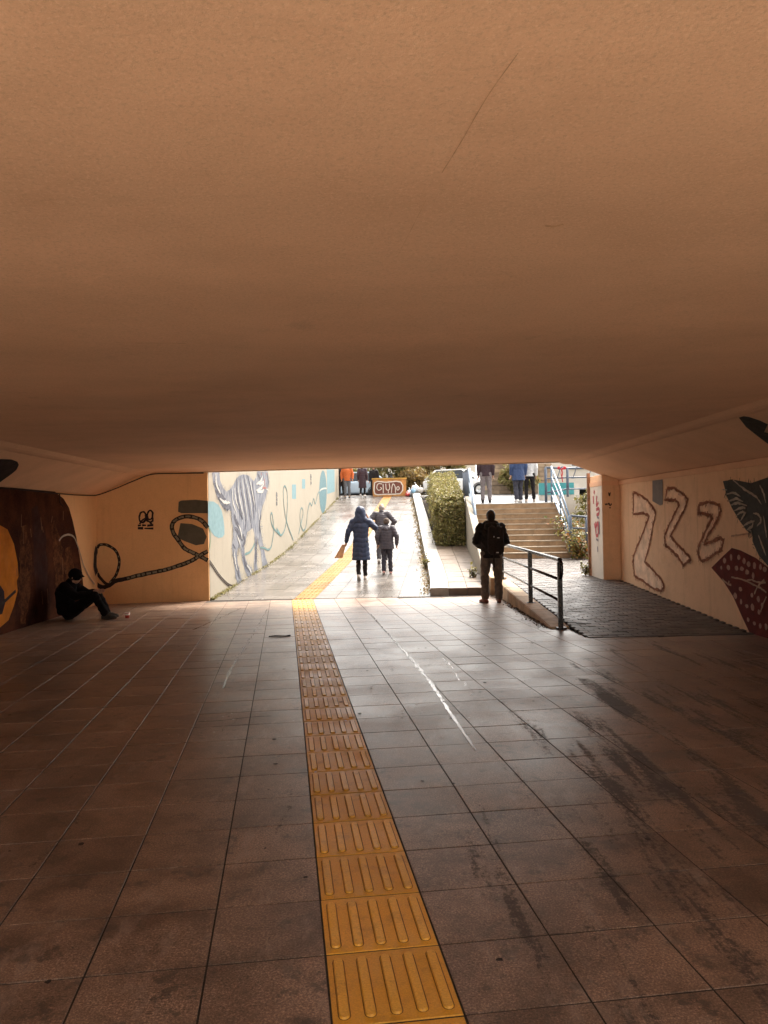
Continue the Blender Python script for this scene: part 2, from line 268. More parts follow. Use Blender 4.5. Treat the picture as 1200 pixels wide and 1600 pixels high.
MU = {"cat": [[0.332, 2.64], [0.381, 2.434], [0.612, 2.19], [0.919, 2.009], [1.241, 1.892], [1.653, 1.87], [1.865, 1.845], [1.855, 1.68], [1.989, 1.496], [1.974, 1.276], [1.851, 1.059], [1.945, 0.818], [2.076, 0.571], [2.171, 0.305], [2.351, 0.16], [2.746, 0.194], [2.601, 0.405], [2.381, 0.608], [2.32, 0.837], [2.445, 0.982], [2.72, 0.99], [2.752, 0.874], [2.856, 0.638], [3.087, 0.41], [3.411, 0.21], [3.943, 0.24], [3.778, 0.444], [3.349, 0.551], [3.111, 0.761], [3.047, 1.037], [3.222, 1.149], [3.405, 1.342], [3.668, 1.378], [4.03, 1.434], [4.202, 1.266], [4.218, 0.851], [4.054, 0.509], [4.146, 0.256], [4.557, 0.311], [4.427, 0.487], [4.458, 0.904], [4.524, 1.154], [4.658, 1.003], [4.937, 0.779], [5.017, 0.517], [5.125, 0.337], [5.626, 0.327], [5.847, 0.381], [5.541, 0.598], [5.351, 0.848], [5.162, 1.073], [4.978, 1.314], [4.895, 1.53], [5.016, 1.81], [5.235, 2.007], [5.671, 2.236], [5.906, 2.467], [6.144, 2.681], [6.057, 2.983], [5.737, 3.064], [5.518, 2.973], [5.003, 2.941], [4.761, 3.012], [4.655, 2.899], [4.501, 2.753], [4.211, 2.644], [3.941, 2.703], [3.591, 2.765], [3.083, 2.756], [2.677, 2.704], [2.36, 2.602], [2.049, 2.438], [1.753, 2.334], [1.469, 2.279], [1.202, 2.349], [0.949, 2.512], [0.894, 2.674], [0.888, 2.786], [0.351, 2.75]], "cat_dark": [[[2.439, 2.643], [2.384, 2.396], [2.555, 2.06], [2.852, 1.757]], [[2.755, 2.699], [2.813, 2.374], [3.033, 2.031], [3.253, 1.601], [3.156, 1.406]], [[3.082, 2.736], [3.311, 2.432], [3.543, 2.081], [3.775, 1.64], [3.85, 1.436]], [[3.504, 2.75], [3.833, 2.453], [4.078, 2.092], [4.183, 1.639]], [[4.026, 2.625], [4.183, 2.26], [4.433, 1.848]], [[0.555, 2.272], [0.993, 2.167], [1.389, 2.089]], [[0.734, 2.125], [1.184, 2.049], [1.661, 2.005]], [[0.442, 2.436], [0.685, 2.363], [0.874, 2.336]], [[2.081, 1.791], [2.294, 1.605], [2.671, 1.451]], [[2.134, 1.458], [2.507, 1.339], [2.891, 1.139]], [[1.963, 1.092], [2.177, 0.973]], [[5.013, 1.766], [4.794, 1.51], [4.877, 1.295]], [[4.386, 1.22], [4.355, 0.804], [4.234, 0.436]], [[2.901, 1.293], [3.137, 1.131], [2.881, 1.004]], [[4.702, 2.87], [4.985, 2.714], [4.679, 2.571]], [[5.944, 2.942], [6.04, 2.767]], [[2.947, 0.769], [3.179, 0.541], [3.593, 0.336]], [[2.16, 0.714], [2.371, 0.459], [2.513, 0.26]], [[1.113, 1.978], [1.448, 1.93], [1.799, 1.935]], [[2.405, 2.133], [2.7, 1.872], [2.926, 1.661]]], "cat_light": [[[2.591, 2.594], [2.573, 2.327], [2.75, 2.026], [3.015, 1.758]], [[2.953, 2.651], [3.095, 2.326], [3.281, 1.996], [3.426, 1.64]], [[3.287, 2.688], [3.607, 2.364], [3.846, 2.006], [3.957, 1.68]], [[3.759, 2.653], [4.006, 2.357], [4.257, 2.013]], [[2.195, 2.388], [2.255, 2.166], [2.545, 1.908]], [[1.969, 2.324], [2.024, 2.049], [2.309, 1.83]], [[4.475, 2.415], [5.07, 2.502], [5.494, 2.673]], [[4.568, 2.377], [5.267, 2.422], [5.487, 2.585]], [[4.488, 2.584], [5.08, 2.632], [5.444, 2.704]], [[5.299, 2.839], [4.982, 2.671], [4.586, 2.609]], [[5.588, 2.522], [6.016, 2.471]], [[2.348, 1.267], [2.57, 1.11], [2.641, 0.993]], [[2.52, 1.529], [2.743, 1.335], [2.813, 1.179]], [[4.631, 1.934], [4.804, 1.638]], [[0.576, 2.629], [0.625, 2.411], [0.931, 2.217]], [[2.029, 0.979], [2.088, 0.755], [2.295, 0.464]], [[3.263, 0.536], [3.598, 0.396], [3.765, 0.263]], [[4.89, 1.466], [5.07, 1.205]], [[0.86, 2.111], [1.317, 2.034], [1.735, 2.043]]], "cat_nose": [[[5.45, 2.781], [5.547, 2.676], [5.589, 2.545]], [[5.101, 2.915], [5.147, 2.852]], [[5.836, 2.947], [5.777, 2.888]], [[5.274, 2.51], [5.535, 2.525], [5.747, 2.518]]], "blue_patch": [[0.003, 2.032], [0.418, 2.033], [0.788, 1.972], [1.04, 1.854], [1.161, 1.68], [1.237, 1.504], [1.24, 1.328], [1.07, 1.27], [0.746, 1.261], [0.437, 1.311], [0.202, 1.399], [0.031, 1.5], [-0.024, 1.55]], "chain": [[-0.006, 0.839], [0.34, 0.679], [0.701, 0.503], [1.08, 0.354], [1.479, 0.224], [1.865, 0.146]], "chain2": [[-0.009, 0.774], [0.307, 0.631], [0.636, 0.474], [1.013, 0.325], [1.408, 0.195], [1.792, 0.134]], "greenline": [[0.02, 1.5], [0.119, 1.4], [0.136, 1.285], [0.105, 1.154], [0.015, 1.01]], "rope1": [[3.114, 0.8], [3.629, 0.836], [3.994, 0.943], [4.204, 1.038]], "rope2": [[4.847, 0.9], [5.352, 0.87], [5.881, 0.8], [6.275, 0.857], [6.484, 1.034], [6.692, 1.284], [6.651, 1.634], [6.471, 1.837], [6.29, 1.726], [6.477, 1.496], [6.957, 1.327], [7.754, 1.168], [7.156, 1.376], [7.741, 1.163], [8.389, 1.299], [8.746, 1.579], [8.953, 1.988], [9.001, 2.503], [8.627, 2.703], [8.343, 2.581], [8.36, 2.181], [8.598, 1.781], [9.071, 1.412], [9.983, 0.954]], "rope3": [[11.101, 1.145], [11.544, 1.454], [12.076, 1.796], [12.096, 1.981], [11.746, 2.046], [11.44, 1.793], [11.613, 1.453], [12.162, 1.24], [12.777, 1.42], [13.305, 1.994], [13.816, 2.27], [14.303, 2.18], [14.85, 2.469], [15.269, 2.273], [15.957, 2.656], [16.551, 2.835]], "rect1": [[9.942, 2.812], [10.743, 2.847], [10.693, 2.351], [9.895, 2.33]], "rect2": [[12.042, 3.101], [12.767, 3.138], [12.728, 2.781], [12.005, 2.753]], "spool": [[18.91, 2.876], [18.832, 2.624], [18.672, 2.389], [18.443, 2.187], [18.162, 2.032], [17.852, 1.936], [17.534, 1.902], [17.231, 1.931], [16.96, 2.02], [16.74, 2.161], [16.583, 2.346], [16.497, 2.56], [16.487, 2.793], [16.555, 3.028], [16.696, 3.252], [16.902, 3.45], [17.162, 3.61], [17.459, 3.72], [17.776, 3.772], [18.09, 3.759], [18.379, 3.682], [18.623, 3.544], [18.801, 3.354], [18.899, 3.126]], "spool_line": [[16.549, 2.822], [17.155, 2.925], [17.99, 2.993], [18.864, 3.033]], "bigblue": [[19.092, 3.897], [22.046, 4.085], [22.019, 3.0], [19.099, 2.781]], "wtext": [[[7.168, 2.432], [7.344, 2.409]], [[7.143, 2.365], [7.359, 2.352]], [[7.158, 2.308], [7.331, 2.265]], [[7.132, 2.232], [7.349, 2.237]], [[7.145, 2.156], [7.32, 2.14]], [[7.138, 2.08], [7.337, 2.102]], [[14.073, 3.379], [14.304, 3.355]], [[14.063, 3.292], [14.364, 3.295]], [[14.055, 3.217], [14.283, 3.179]], [[14.072, 3.081], [14.339, 3.081]], [[14.065, 3.019], [14.335, 3.044]]], "erope": [[-0.078, 0.456], [0.076, 0.343], [0.216, 0.375], [0.356, 0.461], [0.567, 0.502], [0.919, 0.583], [1.274, 0.646], [1.633, 0.747], [1.849, 0.833], [1.995, 0.922], [2.158, 1.01]], "eloop1": [[0.234, 0.421], [0.358, 0.581], [0.424, 0.834], [0.365, 1.053], [0.199, 1.181], [0.06, 1.191], [0.004, 1.127]], "eloop1b": [[0.0, 0.628], [0.051, 0.536], [0.147, 0.424], [0.233, 0.385]], "lloop1": [[15.411, 1.136], [15.325, 0.995], [15.297, 0.781], [15.37, 0.615]], "eloop2": [[2.156, 0.825], [1.923, 0.96], [1.709, 1.076], [1.586, 1.245], [1.489, 1.394], [1.459, 1.541], [1.521, 1.651], [1.683, 1.721], [1.863, 1.718], [2.042, 1.641], [2.169, 1.491]], "epatch1": [[1.598, 2.025], [1.652, 2.054], [1.94, 2.064], [2.178, 2.039], [2.174, 1.787], [1.648, 1.796], [1.585, 1.826]], "epatch2": [[1.628, 1.594], [1.86, 1.571], [2.075, 1.474], [2.145, 1.306], [2.088, 1.16], [1.926, 1.137], [1.712, 1.223], [1.562, 1.3]], "efaces": [[[0.823, 1.718], [0.849, 1.809], [0.902, 1.837], [0.948, 1.789], [0.964, 1.716], [0.928, 1.643], [0.871, 1.626], [0.829, 1.663], [0.823, 1.718]], [[0.979, 1.77], [1.008, 1.843], [1.051, 1.857], [1.086, 1.812], [1.078, 1.732], [1.041, 1.678], [0.992, 1.697], [0.979, 1.77]], [[0.828, 1.59], [0.882, 1.662], [0.936, 1.698], [0.988, 1.66], [1.068, 1.586]], [[0.944, 1.771], [0.97, 1.661], [1.041, 1.623]], [[0.881, 1.607], [0.935, 1.669]], [[1.078, 1.769], [1.084, 1.659], [1.048, 1.623]]], "etext": [[[0.793, 1.565], [0.856, 1.564]], [[0.877, 1.564], [0.955, 1.562]], [[0.976, 1.562], [1.096, 1.559]], [[0.792, 1.503], [0.897, 1.501]], [[0.919, 1.501], [1.095, 1.497]]], "brown": [[8.2, -0.02], [8.2, 2.1], [11.465, 2.167], [12.174, 2.196], [12.365, 2.23], [12.906, 2.242], [13.416, 2.185], [13.804, 2.069], [14.045, 1.911], [14.206, 1.68], [14.368, 1.376], [14.489, 1.068], [14.612, 0.754], [14.705, 0.334], [14.76, -0.155]], "orange": [[10.55, 1.0], [10.6, 1.35], [10.8, 1.6], [11.45, 1.611], [11.674, 1.546], [11.873, 1.321], [11.985, 1.037], [12.009, 0.811], [11.972, 0.589], [11.846, 0.38], [11.664, 0.182], [11.408, 0.109], [10.9, 0.1], [10.7, 0.3], [10.58, 0.65]], "odark": [[10.95, 0.6], [10.98, 0.85], [11.425, 0.721], [11.534, 0.63], [11.557, 0.439], [11.469, 0.301], [11.1, 0.28], [11.0, 0.4]], "wrope": [[13.552, 1.324], [13.716, 1.396], [13.995, 1.423], [14.224, 1.373], [14.368, 1.255], [14.512, 1.064], [14.689, 0.821], [14.999, 0.562], [15.239, 0.421]], "z1": [[14.566, 2.017], [14.219, 1.969], [13.828, 1.852], [13.462, 1.663], [13.434, 1.617], [13.602, 1.368], [13.779, 1.043], [14.025, 0.729], [13.646, 0.613], [13.231, 0.463], [13.12, 0.362], [13.242, 0.274], [13.604, 0.274], [14.047, 0.352], [14.592, 0.429], [14.652, 0.621], [14.641, 0.793], [14.416, 0.997], [14.058, 1.292], [13.748, 1.574], [14.038, 1.622], [14.591, 1.602]], "z2": [[12.884, 2.034], [12.583, 2.022], [12.225, 1.915], [12.055, 1.829], [12.188, 1.669], [12.454, 1.484], [12.79, 1.226], [12.475, 1.087], [12.126, 0.956], [11.983, 0.882], [12.286, 0.774], [12.485, 0.898], [12.802, 1.011], [13.023, 1.068], [13.042, 1.243], [12.777, 1.462], [12.387, 1.754], [12.54, 1.831], [12.98, 1.842]], "z3": [[11.633, 1.74], [11.298, 1.762], [10.945, 1.708], [10.909, 1.634], [11.059, 1.469], [11.322, 1.297], [11.483, 1.139], [11.242, 1.175], [10.948, 1.248], [10.849, 1.214], [10.915, 1.084], [11.253, 0.958], [11.564, 0.865], [11.696, 0.956], [11.689, 1.094], [11.499, 1.274], [11.181, 1.543], [11.307, 1.581], [11.662, 1.613]], "wpatch": [[13.554, 2.198], [13.075, 2.196], [13.087, 1.768], [13.217, 1.749], [13.575, 1.835]], "leaf": [[10.828, 2.051], [10.556, 2.064], [10.264, 2.023], [10.022, 1.986], [9.787, 2.016], [9.595, 2.039], [9.2, 2.15], [8.3, 2.1], [8.0, 1.2], [8.6, 0.75], [9.644, 0.923], [9.863, 1.042], [10.022, 1.22], [10.019, 1.304], [10.188, 1.369], [10.361, 1.489], [10.575, 1.666], [10.721, 1.83]], "streaks": [[[10.519, 2.054], [10.303, 1.956], [10.095, 1.879], [9.895, 1.805], [9.753, 1.703]], [[10.719, 1.866], [10.49, 1.876], [10.31, 1.818]], [[10.647, 1.765], [10.42, 1.795], [10.241, 1.747]], [[10.592, 1.71], [10.386, 1.733], [10.138, 1.693]], [[10.502, 1.629], [10.281, 1.67], [10.175, 1.66]], [[10.431, 1.567], [10.283, 1.61], [10.178, 1.591]], [[10.325, 1.489], [10.214, 1.575], [10.16, 1.608]], [[10.257, 1.42], [10.079, 1.472], [9.943, 1.489]], [[10.153, 1.37], [10.013, 1.422], [9.977, 1.473]], [[9.972, 1.59], [9.84, 1.572], [9.778, 1.49], [9.879, 1.423]], [[10.834, 1.933], [10.697, 1.923]], [[10.019, 1.304], [10.05, 1.354], [10.118, 1.37]], [[9.79, 1.95], [9.698, 1.848], [9.64, 1.717]], [[9.852, 1.308], [9.76, 1.178], [9.67, 1.051]], [[9.711, 1.555], [9.67, 1.409], [9.644, 1.279]]], "pot": [[11.261, 0.797], [10.921, 0.965], [10.601, 1.114], [10.344, 1.089], [9.931, 1.006], [9.645, 0.907], [8.6, 0.75], [8.2, 0.6], [8.2, -0.02], [9.717, -0.01], [10.146, -0.0], [10.349, 0.187], [10.596, 0.439], [10.858, 0.613]], "dots": [[10.823, 0.925], [10.619, 0.985], [10.392, 0.99], [10.243, 0.951], [10.122, 0.915], [9.969, 0.904], [9.814, 0.896], [10.928, 0.818], [10.71, 0.837], [10.465, 0.842], [10.319, 0.844], [10.172, 0.806], [10.009, 0.772], [10.368, 0.561], [10.52, 0.456], [10.358, 0.394], [10.2, 0.351], [10.045, 0.352], [9.88, 0.312], [10.173, 0.175], [10.003, 0.147], [9.855, 0.134], [9.71, 0.146], [10.055, 0.511], [9.889, 0.477], [9.794, 0.405], [9.709, 0.87]], "potlines": [[[10.896, 0.656], [10.741, 0.605], [10.626, 0.597]], [[10.722, 0.588], [10.681, 0.646]], [[10.621, 0.704], [10.326, 0.7], [10.048, 0.663], [9.817, 0.625], [9.675, 0.58]], [[10.184, 0.694], [10.045, 0.714], [9.879, 0.694], [9.685, 0.709]], [[9.986, 0.534], [9.881, 0.644], [9.715, 0.74]], [[9.83, 0.318], [9.761, 0.425], [9.677, 0.532]], [[10.594, 1.275], [10.407, 1.296], [10.086, 1.32]]], "pmarks": [[[0.126, 2.058], [0.144, 1.985], [0.163, 2.057]], [[0.134, 2.034], [0.158, 2.025]], [[0.052, 1.833], [0.072, 1.809], [0.094, 1.841]], [[0.105, 1.808], [0.13, 1.84], [0.153, 1.791], [0.186, 1.831]], [[0.136, 1.751], [0.168, 1.746]]], "pred": [[[0.346, 1.998], [0.388, 1.801], [0.244, 1.864]], [[0.422, 1.719], [0.225, 1.733], [0.232, 1.635], [0.402, 1.603]], [[0.556, 1.437], [0.506, 1.337]], [[0.468, 1.47], [0.458, 1.205], [0.317, 1.208], [0.311, 1.454], [0.448, 1.354]], [[0.602, 2.006], [0.585, 1.838]], [[0.566, 2.105], [0.494, 2.069]]], "pblack": [[[0.216, 1.471], [0.218, 1.21]], [[0.465, 1.105], [0.298, 1.085]], [[0.363, 0.959], [0.343, 0.845]], [[0.359, 1.57], [0.211, 1.536]]], "hleft": [[-5.1, 9.6, 2.335], [-4.95, 10.2, 2.41], [-4.851, 10.122, 2.481], [-4.821, 10.363, 2.494], [-4.849, 10.607, 2.482], [-4.911, 10.784, 2.453], [-5.032, 10.977, 2.397], [-5.155, 11.073, 2.34], [-5.374, 11.205, 2.238]], "hright": [[4.023, 8.343, 2.672], [4.113, 8.245, 2.638], [4.225, 8.233, 2.595], [4.321, 8.267, 2.559], [4.45, 8.6, 2.51], [4.6, 8.5, 2.452], [4.704, 9.01, 2.413], [4.523, 8.864, 2.482], [4.274, 8.655, 2.577]]}
# ================================================================== large structure
Y0 = -.35      # near mouth of the tunnel, just behind the camera
def lerp_tab(x, T):
    if x <= T[0][0]: return T[0][1]
    for (a, p), (b, q) in zip(T, T[1:]):
        if x <= b: return p+(q-p)*(x-a)/(b-a)
    (a, p), (b, q) = T[-2], T[-1]
    return q+(q-p)/(b-a)*(x-b)
RZ = [(15.74, 0.0), (17, .085), (20, .285), (22, .425), (24, .60), (26, .85), (30, 1.43), (39.5, 2.81)]
RXR = [(15.74, 1.17), (17, 1.27), (20, 1.43), (24, 1.60), (30, 1.82), (39.5, 2.1)]
def zr(y): return lerp_tab(y, RZ)
def xr(y): return lerp_tab(y, RXR)
def xl(y): return -3.34+.0703*(y-15.74)
def xs(y): return -1.41+.0955*(y-15.74)       # centre of the tactile strip on the ramp
def zp(y): return 2.02+.05*(min(y, 39.8)-24.2)   # plaza level
def zb(y): return lerp_tab(y, [(10, .012), (15.4, .30), (21.2, .45)])  # brick walkway level

# ---- ground, street and plaza
V = []; F = []
def quad(a, b, c, d): 
    n = len(V); V.extend([a, b, c, d]); F.append((n, n+1, n+2, n+3))
quad((-600, 39.6, 2.79), (600, 39.6, 2.79), (600, 900, 2.79), (-600, 900, 2.79))
quad((-600, -60, 2.79), (-5.7, -60, 2.79), (-5.7, 16.1, 2.79), (-600, 16.1, 2.79))
quad((-600, 16.1, 2.79), (-3.66, 16.1, 2.79), (-1.99, 39.6, 2.79), (-600, 39.6, 2.79))
quad((9.2, -60, 2.79), (600, -60, 2.79), (600, 39.6, 2.79), (9.2, 39.6, 2.79))
quad((-600, -700, 2.79), (600, -700, 2.79), (600, -60, 2.79), (-600, -60, 2.79))
quad((-5.7, -60, 2.79), (9.2, -60, 2.79), (9.2, -32, 2.79), (-5.7, -32, 2.79))
ground = tag(mesh('ground', V, F, M_GROUND), kind='structure')
tag(mesh('approach_path', [(-5.7, -32, 2.79), (9.2, -32, 2.79), (9.2, -13, -.01), (-5.7, -13, -.01), (9.2, Y0+.1, -.01), (-5.7, Y0+.1, -.01)],
     [(0, 1, 2, 3), (3, 2, 4, 5)], pbr('bounce_concrete', (.74, .68, .58), .15, 3, .8)), kind='structure')  # unseen ground behind the camera, made pale to bounce light onto the ceiling
tag(mesh('road', [(-300, 41.2, 2.796), (300, 41.2, 2.796), (300, 49, 2.796), (-300, 49, 2.796)], [(0, 1, 2, 3)], M_ASPH), kind='structure')
pl = [(3.02, 24.2), (5.78, 23.88), (5.92, 25.3), (9.2, 25.3), (9.2, 39.6), (4.35, 39.6), (3.9, 34)]
hexa('plaza', [(x, y, 0) for x, y in pl], [(x, y, zp(y)) for x, y in pl], M_PLAZA)['kind'] = 'structure'
hexa('plaza_edge', [(2.15, 39.6, 0), (4.35, 39.6, 0), (3.9, 34, 0), (3.35, 36.2, 0), (2.5, 36.2, 0)], [(2.15, 39.6, 2.8), (4.35, 39.6, 2.8), (3.9, 34, 2.52), (3.35, 36.2, 2.66), (2.5, 36.2, 2.64)], M_PLAZA)['kind'] = 'structure'

# ---- tunnel floor
floor = tag(mesh('floor', [(-5.8, Y0, -.003), (5.3, Y0, -.003), (5.3, 15.75, -.003), (-5.8, 15.75, -.003)], [(0, 1, 2, 3)], M_JOINT), kind='structure')
TA = R(6.5); TW, TL = .427, .414
tr_ = Vector((math.cos(TA), math.sin(TA), 0)); tf_ = Vector((-math.sin(TA), math.cos(TA), 0))
def slab_mesh(name, w, l, g=.0035, h=.012, bev=.003):
    bm = bmesh.new(); x, y = w/2-g, l/2-g
    lo = [(-x, -y), (x, -y), (x, y), (-x, y)]; hi = [(-x+bev, -y+bev), (x-bev, -y+bev), (x-bev, y-bev), (-x+bev, y-bev)]
    a = [bm.verts.new((p, q, -h)) for p, q in lo]; b = [bm.verts.new((p, q, -bev)) for p, q in lo]; c = [bm.verts.new((p, q, 0)) for p, q in hi]
    for s in (a, b), (b, c):
        for i in range(4): bm.faces.new((s[0][i], s[0][(i+1) % 4], s[1][(i+1) % 4], s[1][i]))
    bm.faces.new(c); me = bpy.data.meshes.new(name); bmesh.ops.recalc_face_normals(bm, faces=bm.faces); bm.to_mesh(me); bm.free(); return me
tile_me = slab_mesh('floor_tile', TW, TL, .004, .012, .0009); tile_me.materials.append(M_TILE)
def tactile_mesh(name, w, l, mat, seg=4, bar=None):
    me0 = slab_mesh('t', w, l); bm = bmesh.new(); bm.from_mesh(me0); bpy.data.meshes.remove(me0)
    n = 5; pitch = w/n
    for k in range(n):
        cx = -w/2+pitch*(k+.5); hl, r = l*.415, .0185
        def ring(rr, z, dl, cx=cx, hl=hl, r=r):
            P = []
            for sgn, a0 in ((1, 0), (-1, math.pi)):
                for i in range(seg+1):
                    a = a0+math.pi*i/seg; P.append(bm.verts.new((cx+rr*math.cos(a), sgn*(hl-r)+rr*math.sin(a), z)))
            return P
        D0 = ring(r+.0028, .0004, 0); D1 = ring(r-.001, .0004, 0)
        for i in range(len(D0)): bm.faces.new((D0[i], D0[(i+1) % len(D0)], D1[(i+1) % len(D0)], D1[i])).material_index = 1  # dark ring round each bar: groove dirt with edge shadow painted in
        A = ring(r, -.001, 0); B = ring(r*.8, .0075, 0)
        for i in range(len(A)): bm.faces.new((A[i], A[(i+1) % len(A)], B[(i+1) % len(A)], B[i]))
        bm.faces.new(B).material_index = 2
    bmesh.ops.recalc_face_normals(bm, faces=bm.faces)
    me = bpy.data.meshes.new(name); bm.to_mesh(me); bm.free(); me.materials.append(mat); me.materials.append(pbr('groove_dirt_shade', (.20, .10, .03), .5, 30, .8)); me.materials.append(bar or mat); return me
tact_me = tactile_mesh('tactile_tile', TW, TL, M_TACT, 5, m_tact('tactile_bar_top', (.86, .46, .06), .45))
cands = []
for i in range(-22, 22):
    for j in range(-17, 36):
        a = .124+TW*(i+.5); b = 2.85+TL*(j+.5); p = tr_*a+tf_*b
        if not (-5.8 < p.x < 5.35 and Y0+.05 < p.y < 15.62): continue
        if p.x > 2.75 and p.y > 10.15: continue
        cands.append((i, j, p))
def make_tile(me, name, p, rz=TA):
    o = bpy.data.objects.new(name, me); COL.objects.link(o); o.parent = floor
    o.location = (p.x, p.y, random.uniform(-.0012, .0008)+.0); o.rotation_euler = (random.gauss(0, .0016), random.gauss(0, .0016), rz+random.gauss(0, .0012)); return o
plain = []
for i, j, p in cands:
    if i == 0: make_tile(tact_me, 'tactile_tile', p); continue
    q = project(p); big = -1
    if q and -120 < q[0] < 1320 and 800 < q[1] < 1800: big = 1/q[2]**2
    plain.append((big, p))
plain.sort(key=lambda t: -t[0])
for k, (s_, p) in enumerate(plain[:296]): make_tile(tile_me, 'floor_tile', p)
V = []; F = []; src = [v.co.copy() for v in tile_me.vertices]; fs = [tuple(f.vertices) for f in tile_me.polygons]
for s_, p in plain[296:]:
    n = len(V); M_ = Matrix.Translation((p.x, p.y, random.uniform(-.0012, .0008))) @ Matrix.Rotation(TA, 4, 'Z') @ Matrix.Rotation(random.gauss(0, .0016), 4, 'X')
    V.extend([M_ @ v for v in src]); F.extend([tuple(n+k for k in f) for f in fs])
tag(mesh('floor_tiles_beyond', V, F, M_TILE, floor), kind='stuff')
# threshold slot at the foot of the ramp
box('drain_slot', -3.3, 2.3, 15.665, 15.73, -.03, .004, M_JOINT, floor)

# ---- ceiling slab with haunches
def yend(x): return 15.9-.034*(x+5.4)
prof = [(-5.5, 2.18), (-4.55, 2.62), (3.95, 2.70), (5.0, 2.30), (5.3, 2.30), (5.3, 3.3), (-5.8, 3.3), (-5.8, 2.18)]
bm = bmesh.new()
A = [bm.verts.new((x, Y0, z)) for x, z in prof]; B = [bm.verts.new((x, yend(x), z)) for x, z in prof]
bm.faces.new(A); bm.faces.new(B)
for i in range(8): bm.faces.new((A[i], A[(i+1) % 8], B[(i+1) % 8], B[i]))
bmesh.ops.bevel(bm, geom=[e for e in bm.edges if all(abs(v.co.x+4.55) < .01 or abs(v.co.x-3.95) < .01 for v in e.verts) and abs(e.verts[0].co.x-e.verts[1].co.x) < .01], offset=.14, segments=5, affect='EDGES')
ceiling = tag(from_bm('ceiling', bm, M_CEIL), kind='structure')
hexa('drip_moulding', [(-4.3, yend(-4.3)-.16, 2.608), (3.8, yend(3.8)-.16, 2.68), (3.8, yend(3.8)-.10, 2.68), (-4.3, yend(-4.3)-.10, 2.608)],
     [(-4.3, yend(-4.3)-.16, 2.66), (3.8, yend(3.8)-.16, 2.72), (3.8, yend(3.8)-.10, 2.72), (-4.3, yend(-4.3)-.10, 2.66)], M_CONC, ceiling)

# ---- tunnel walls
wl = tag(box('tunnel_wall', -5.8, -5.5, Y0, 15.47, -.1, 2.175, M_PAINT), 'left beige tunnel wall behind the seated man, painted with a big brown shape', 'wall')
box('wall_top', -5.8, -5.51, Y0, 15.46, 2.176, 2.19, M_PAINT, wl)
we = tag(hexa('return_wall', [(-5.8, 15.40, -.1), (-3.345, 15.74, -.1), (-3.345, 16.1, -.1), (-5.8, 16.1, -.1)], [(-5.8, 15.40, 2.64), (-3.345, 15.74, 2.64), (-3.345, 16.1, 2.64), (-5.8, 16.1, 2.64)], M_PAINT),
    'shaded brown wall facing the camera with a painted rope and two grey patches', 'wall')
ww = tag(box('tunnel_wall', 5.0, 5.3, Y0, 15.39, -.1, 2.295, M_PAINT_LIT), 'right beige tunnel wall with three white zigzag letters and a painted plant pot', 'wall')
box('trim', 4.972, 5.0, Y0, 15.395, 2.205, 2.293, M_CEIL, ww)
wp = tag(hexa('pillar', [(4.65, 15.4, -.1), (5.3, 15.4, -.1), (5.3, 16.25, -.1), (4.65, 16.25, -.1)], [(4.65, 15.4, 2.42), (5.3, 15.4, 2.42), (5.3, 16.25, 2.42), (4.65, 16.25, 2.42)], M_PAINT_LIT, bev=.012),
    'square beige pillar at the right end of the tunnel, with red scrawl on its side', 'pillar')
box('capital', 4.638, 4.99, 15.388, 16.26, 2.2, 2.29, M_CEIL, wp)
hexa('lit_white_side', [(4.646, 15.42, 0), (4.652, 15.42, 0), (4.652, 16.24, 0), (4.646, 16.24, 0)], [(4.646, 15.42, 2.195), (4.652, 15.42, 2.195), (4.652, 16.24, 2.195), (4.646, 16.24, 2.195)], M_BRIGHTENED, wp)  # white-painted face, with the daylight it catches put into the colour
box('downpipe', 4.6, 4.66, 16.27, 16.33, .3, 2.5, pbr('rusty_pipe', (.18, .09, .05), .4, 12, .6), wp)
wr = tag(hexa('ramp_wall', [(xl(15.79), 15.79, -.1), (xl(39.5), 39.5, -.1), (xl(39.5)-.3, 39.5, -.1), (xl(15.79)-.3, 15.79, -.1)], [(xl(15.79), 15.79, 4.3), (xl(39.5), 39.5, 4.3), (xl(39.5)-.3, 39.5, 4.3), (xl(15.79)-.3, 15.79, 4.3)], M_OUT),
    'long sunlit cream wall along the ramp, painted with a grey striped cat', 'wall')

# ---- ramp
ys = [15.74+.5*k for k in range(48)]+[39.7]
V = [(xl(y)-.02, y, zr(y)-.006) for y in ys]+[(xr(y)+.02, y, zr(y)-.006) for y in ys]; n = len(ys)
ramp = tag(mesh('ramp', V, [(i, n+i, n+i+1, i+1) for i in range(n-1)], M_JOINT), kind='structure')
V = []; F = []
def add_slab(V, F, a, b, c, d, h=.012, g=.006, jit=.0015):
    """a,b,c,d: corners of a slab top (counter-clockwise)"""
    P = [Vector(p) for p in (a, b, c, d)]; ce = sum(P, Vector())/4; j = random.uniform(-jit, jit)
    P = [p+(ce-p).normalized()*g+Vector((0, 0, j)) for p in P]; n = len(V)
    V.extend(P); V.extend([p-Vector((0, 0, h)) for p in P]); F.append((n, n+1, n+2, n+3))
    for i in range(4): F.append((n+i, n+4+i, n+4+(i+1) % 4, n+(i+1) % 4))
RL = .42; y = 15.76; tact2 = tactile_mesh('ramp_tactile_tile', .43, RL, M_TACT2)
slope_dirs = []
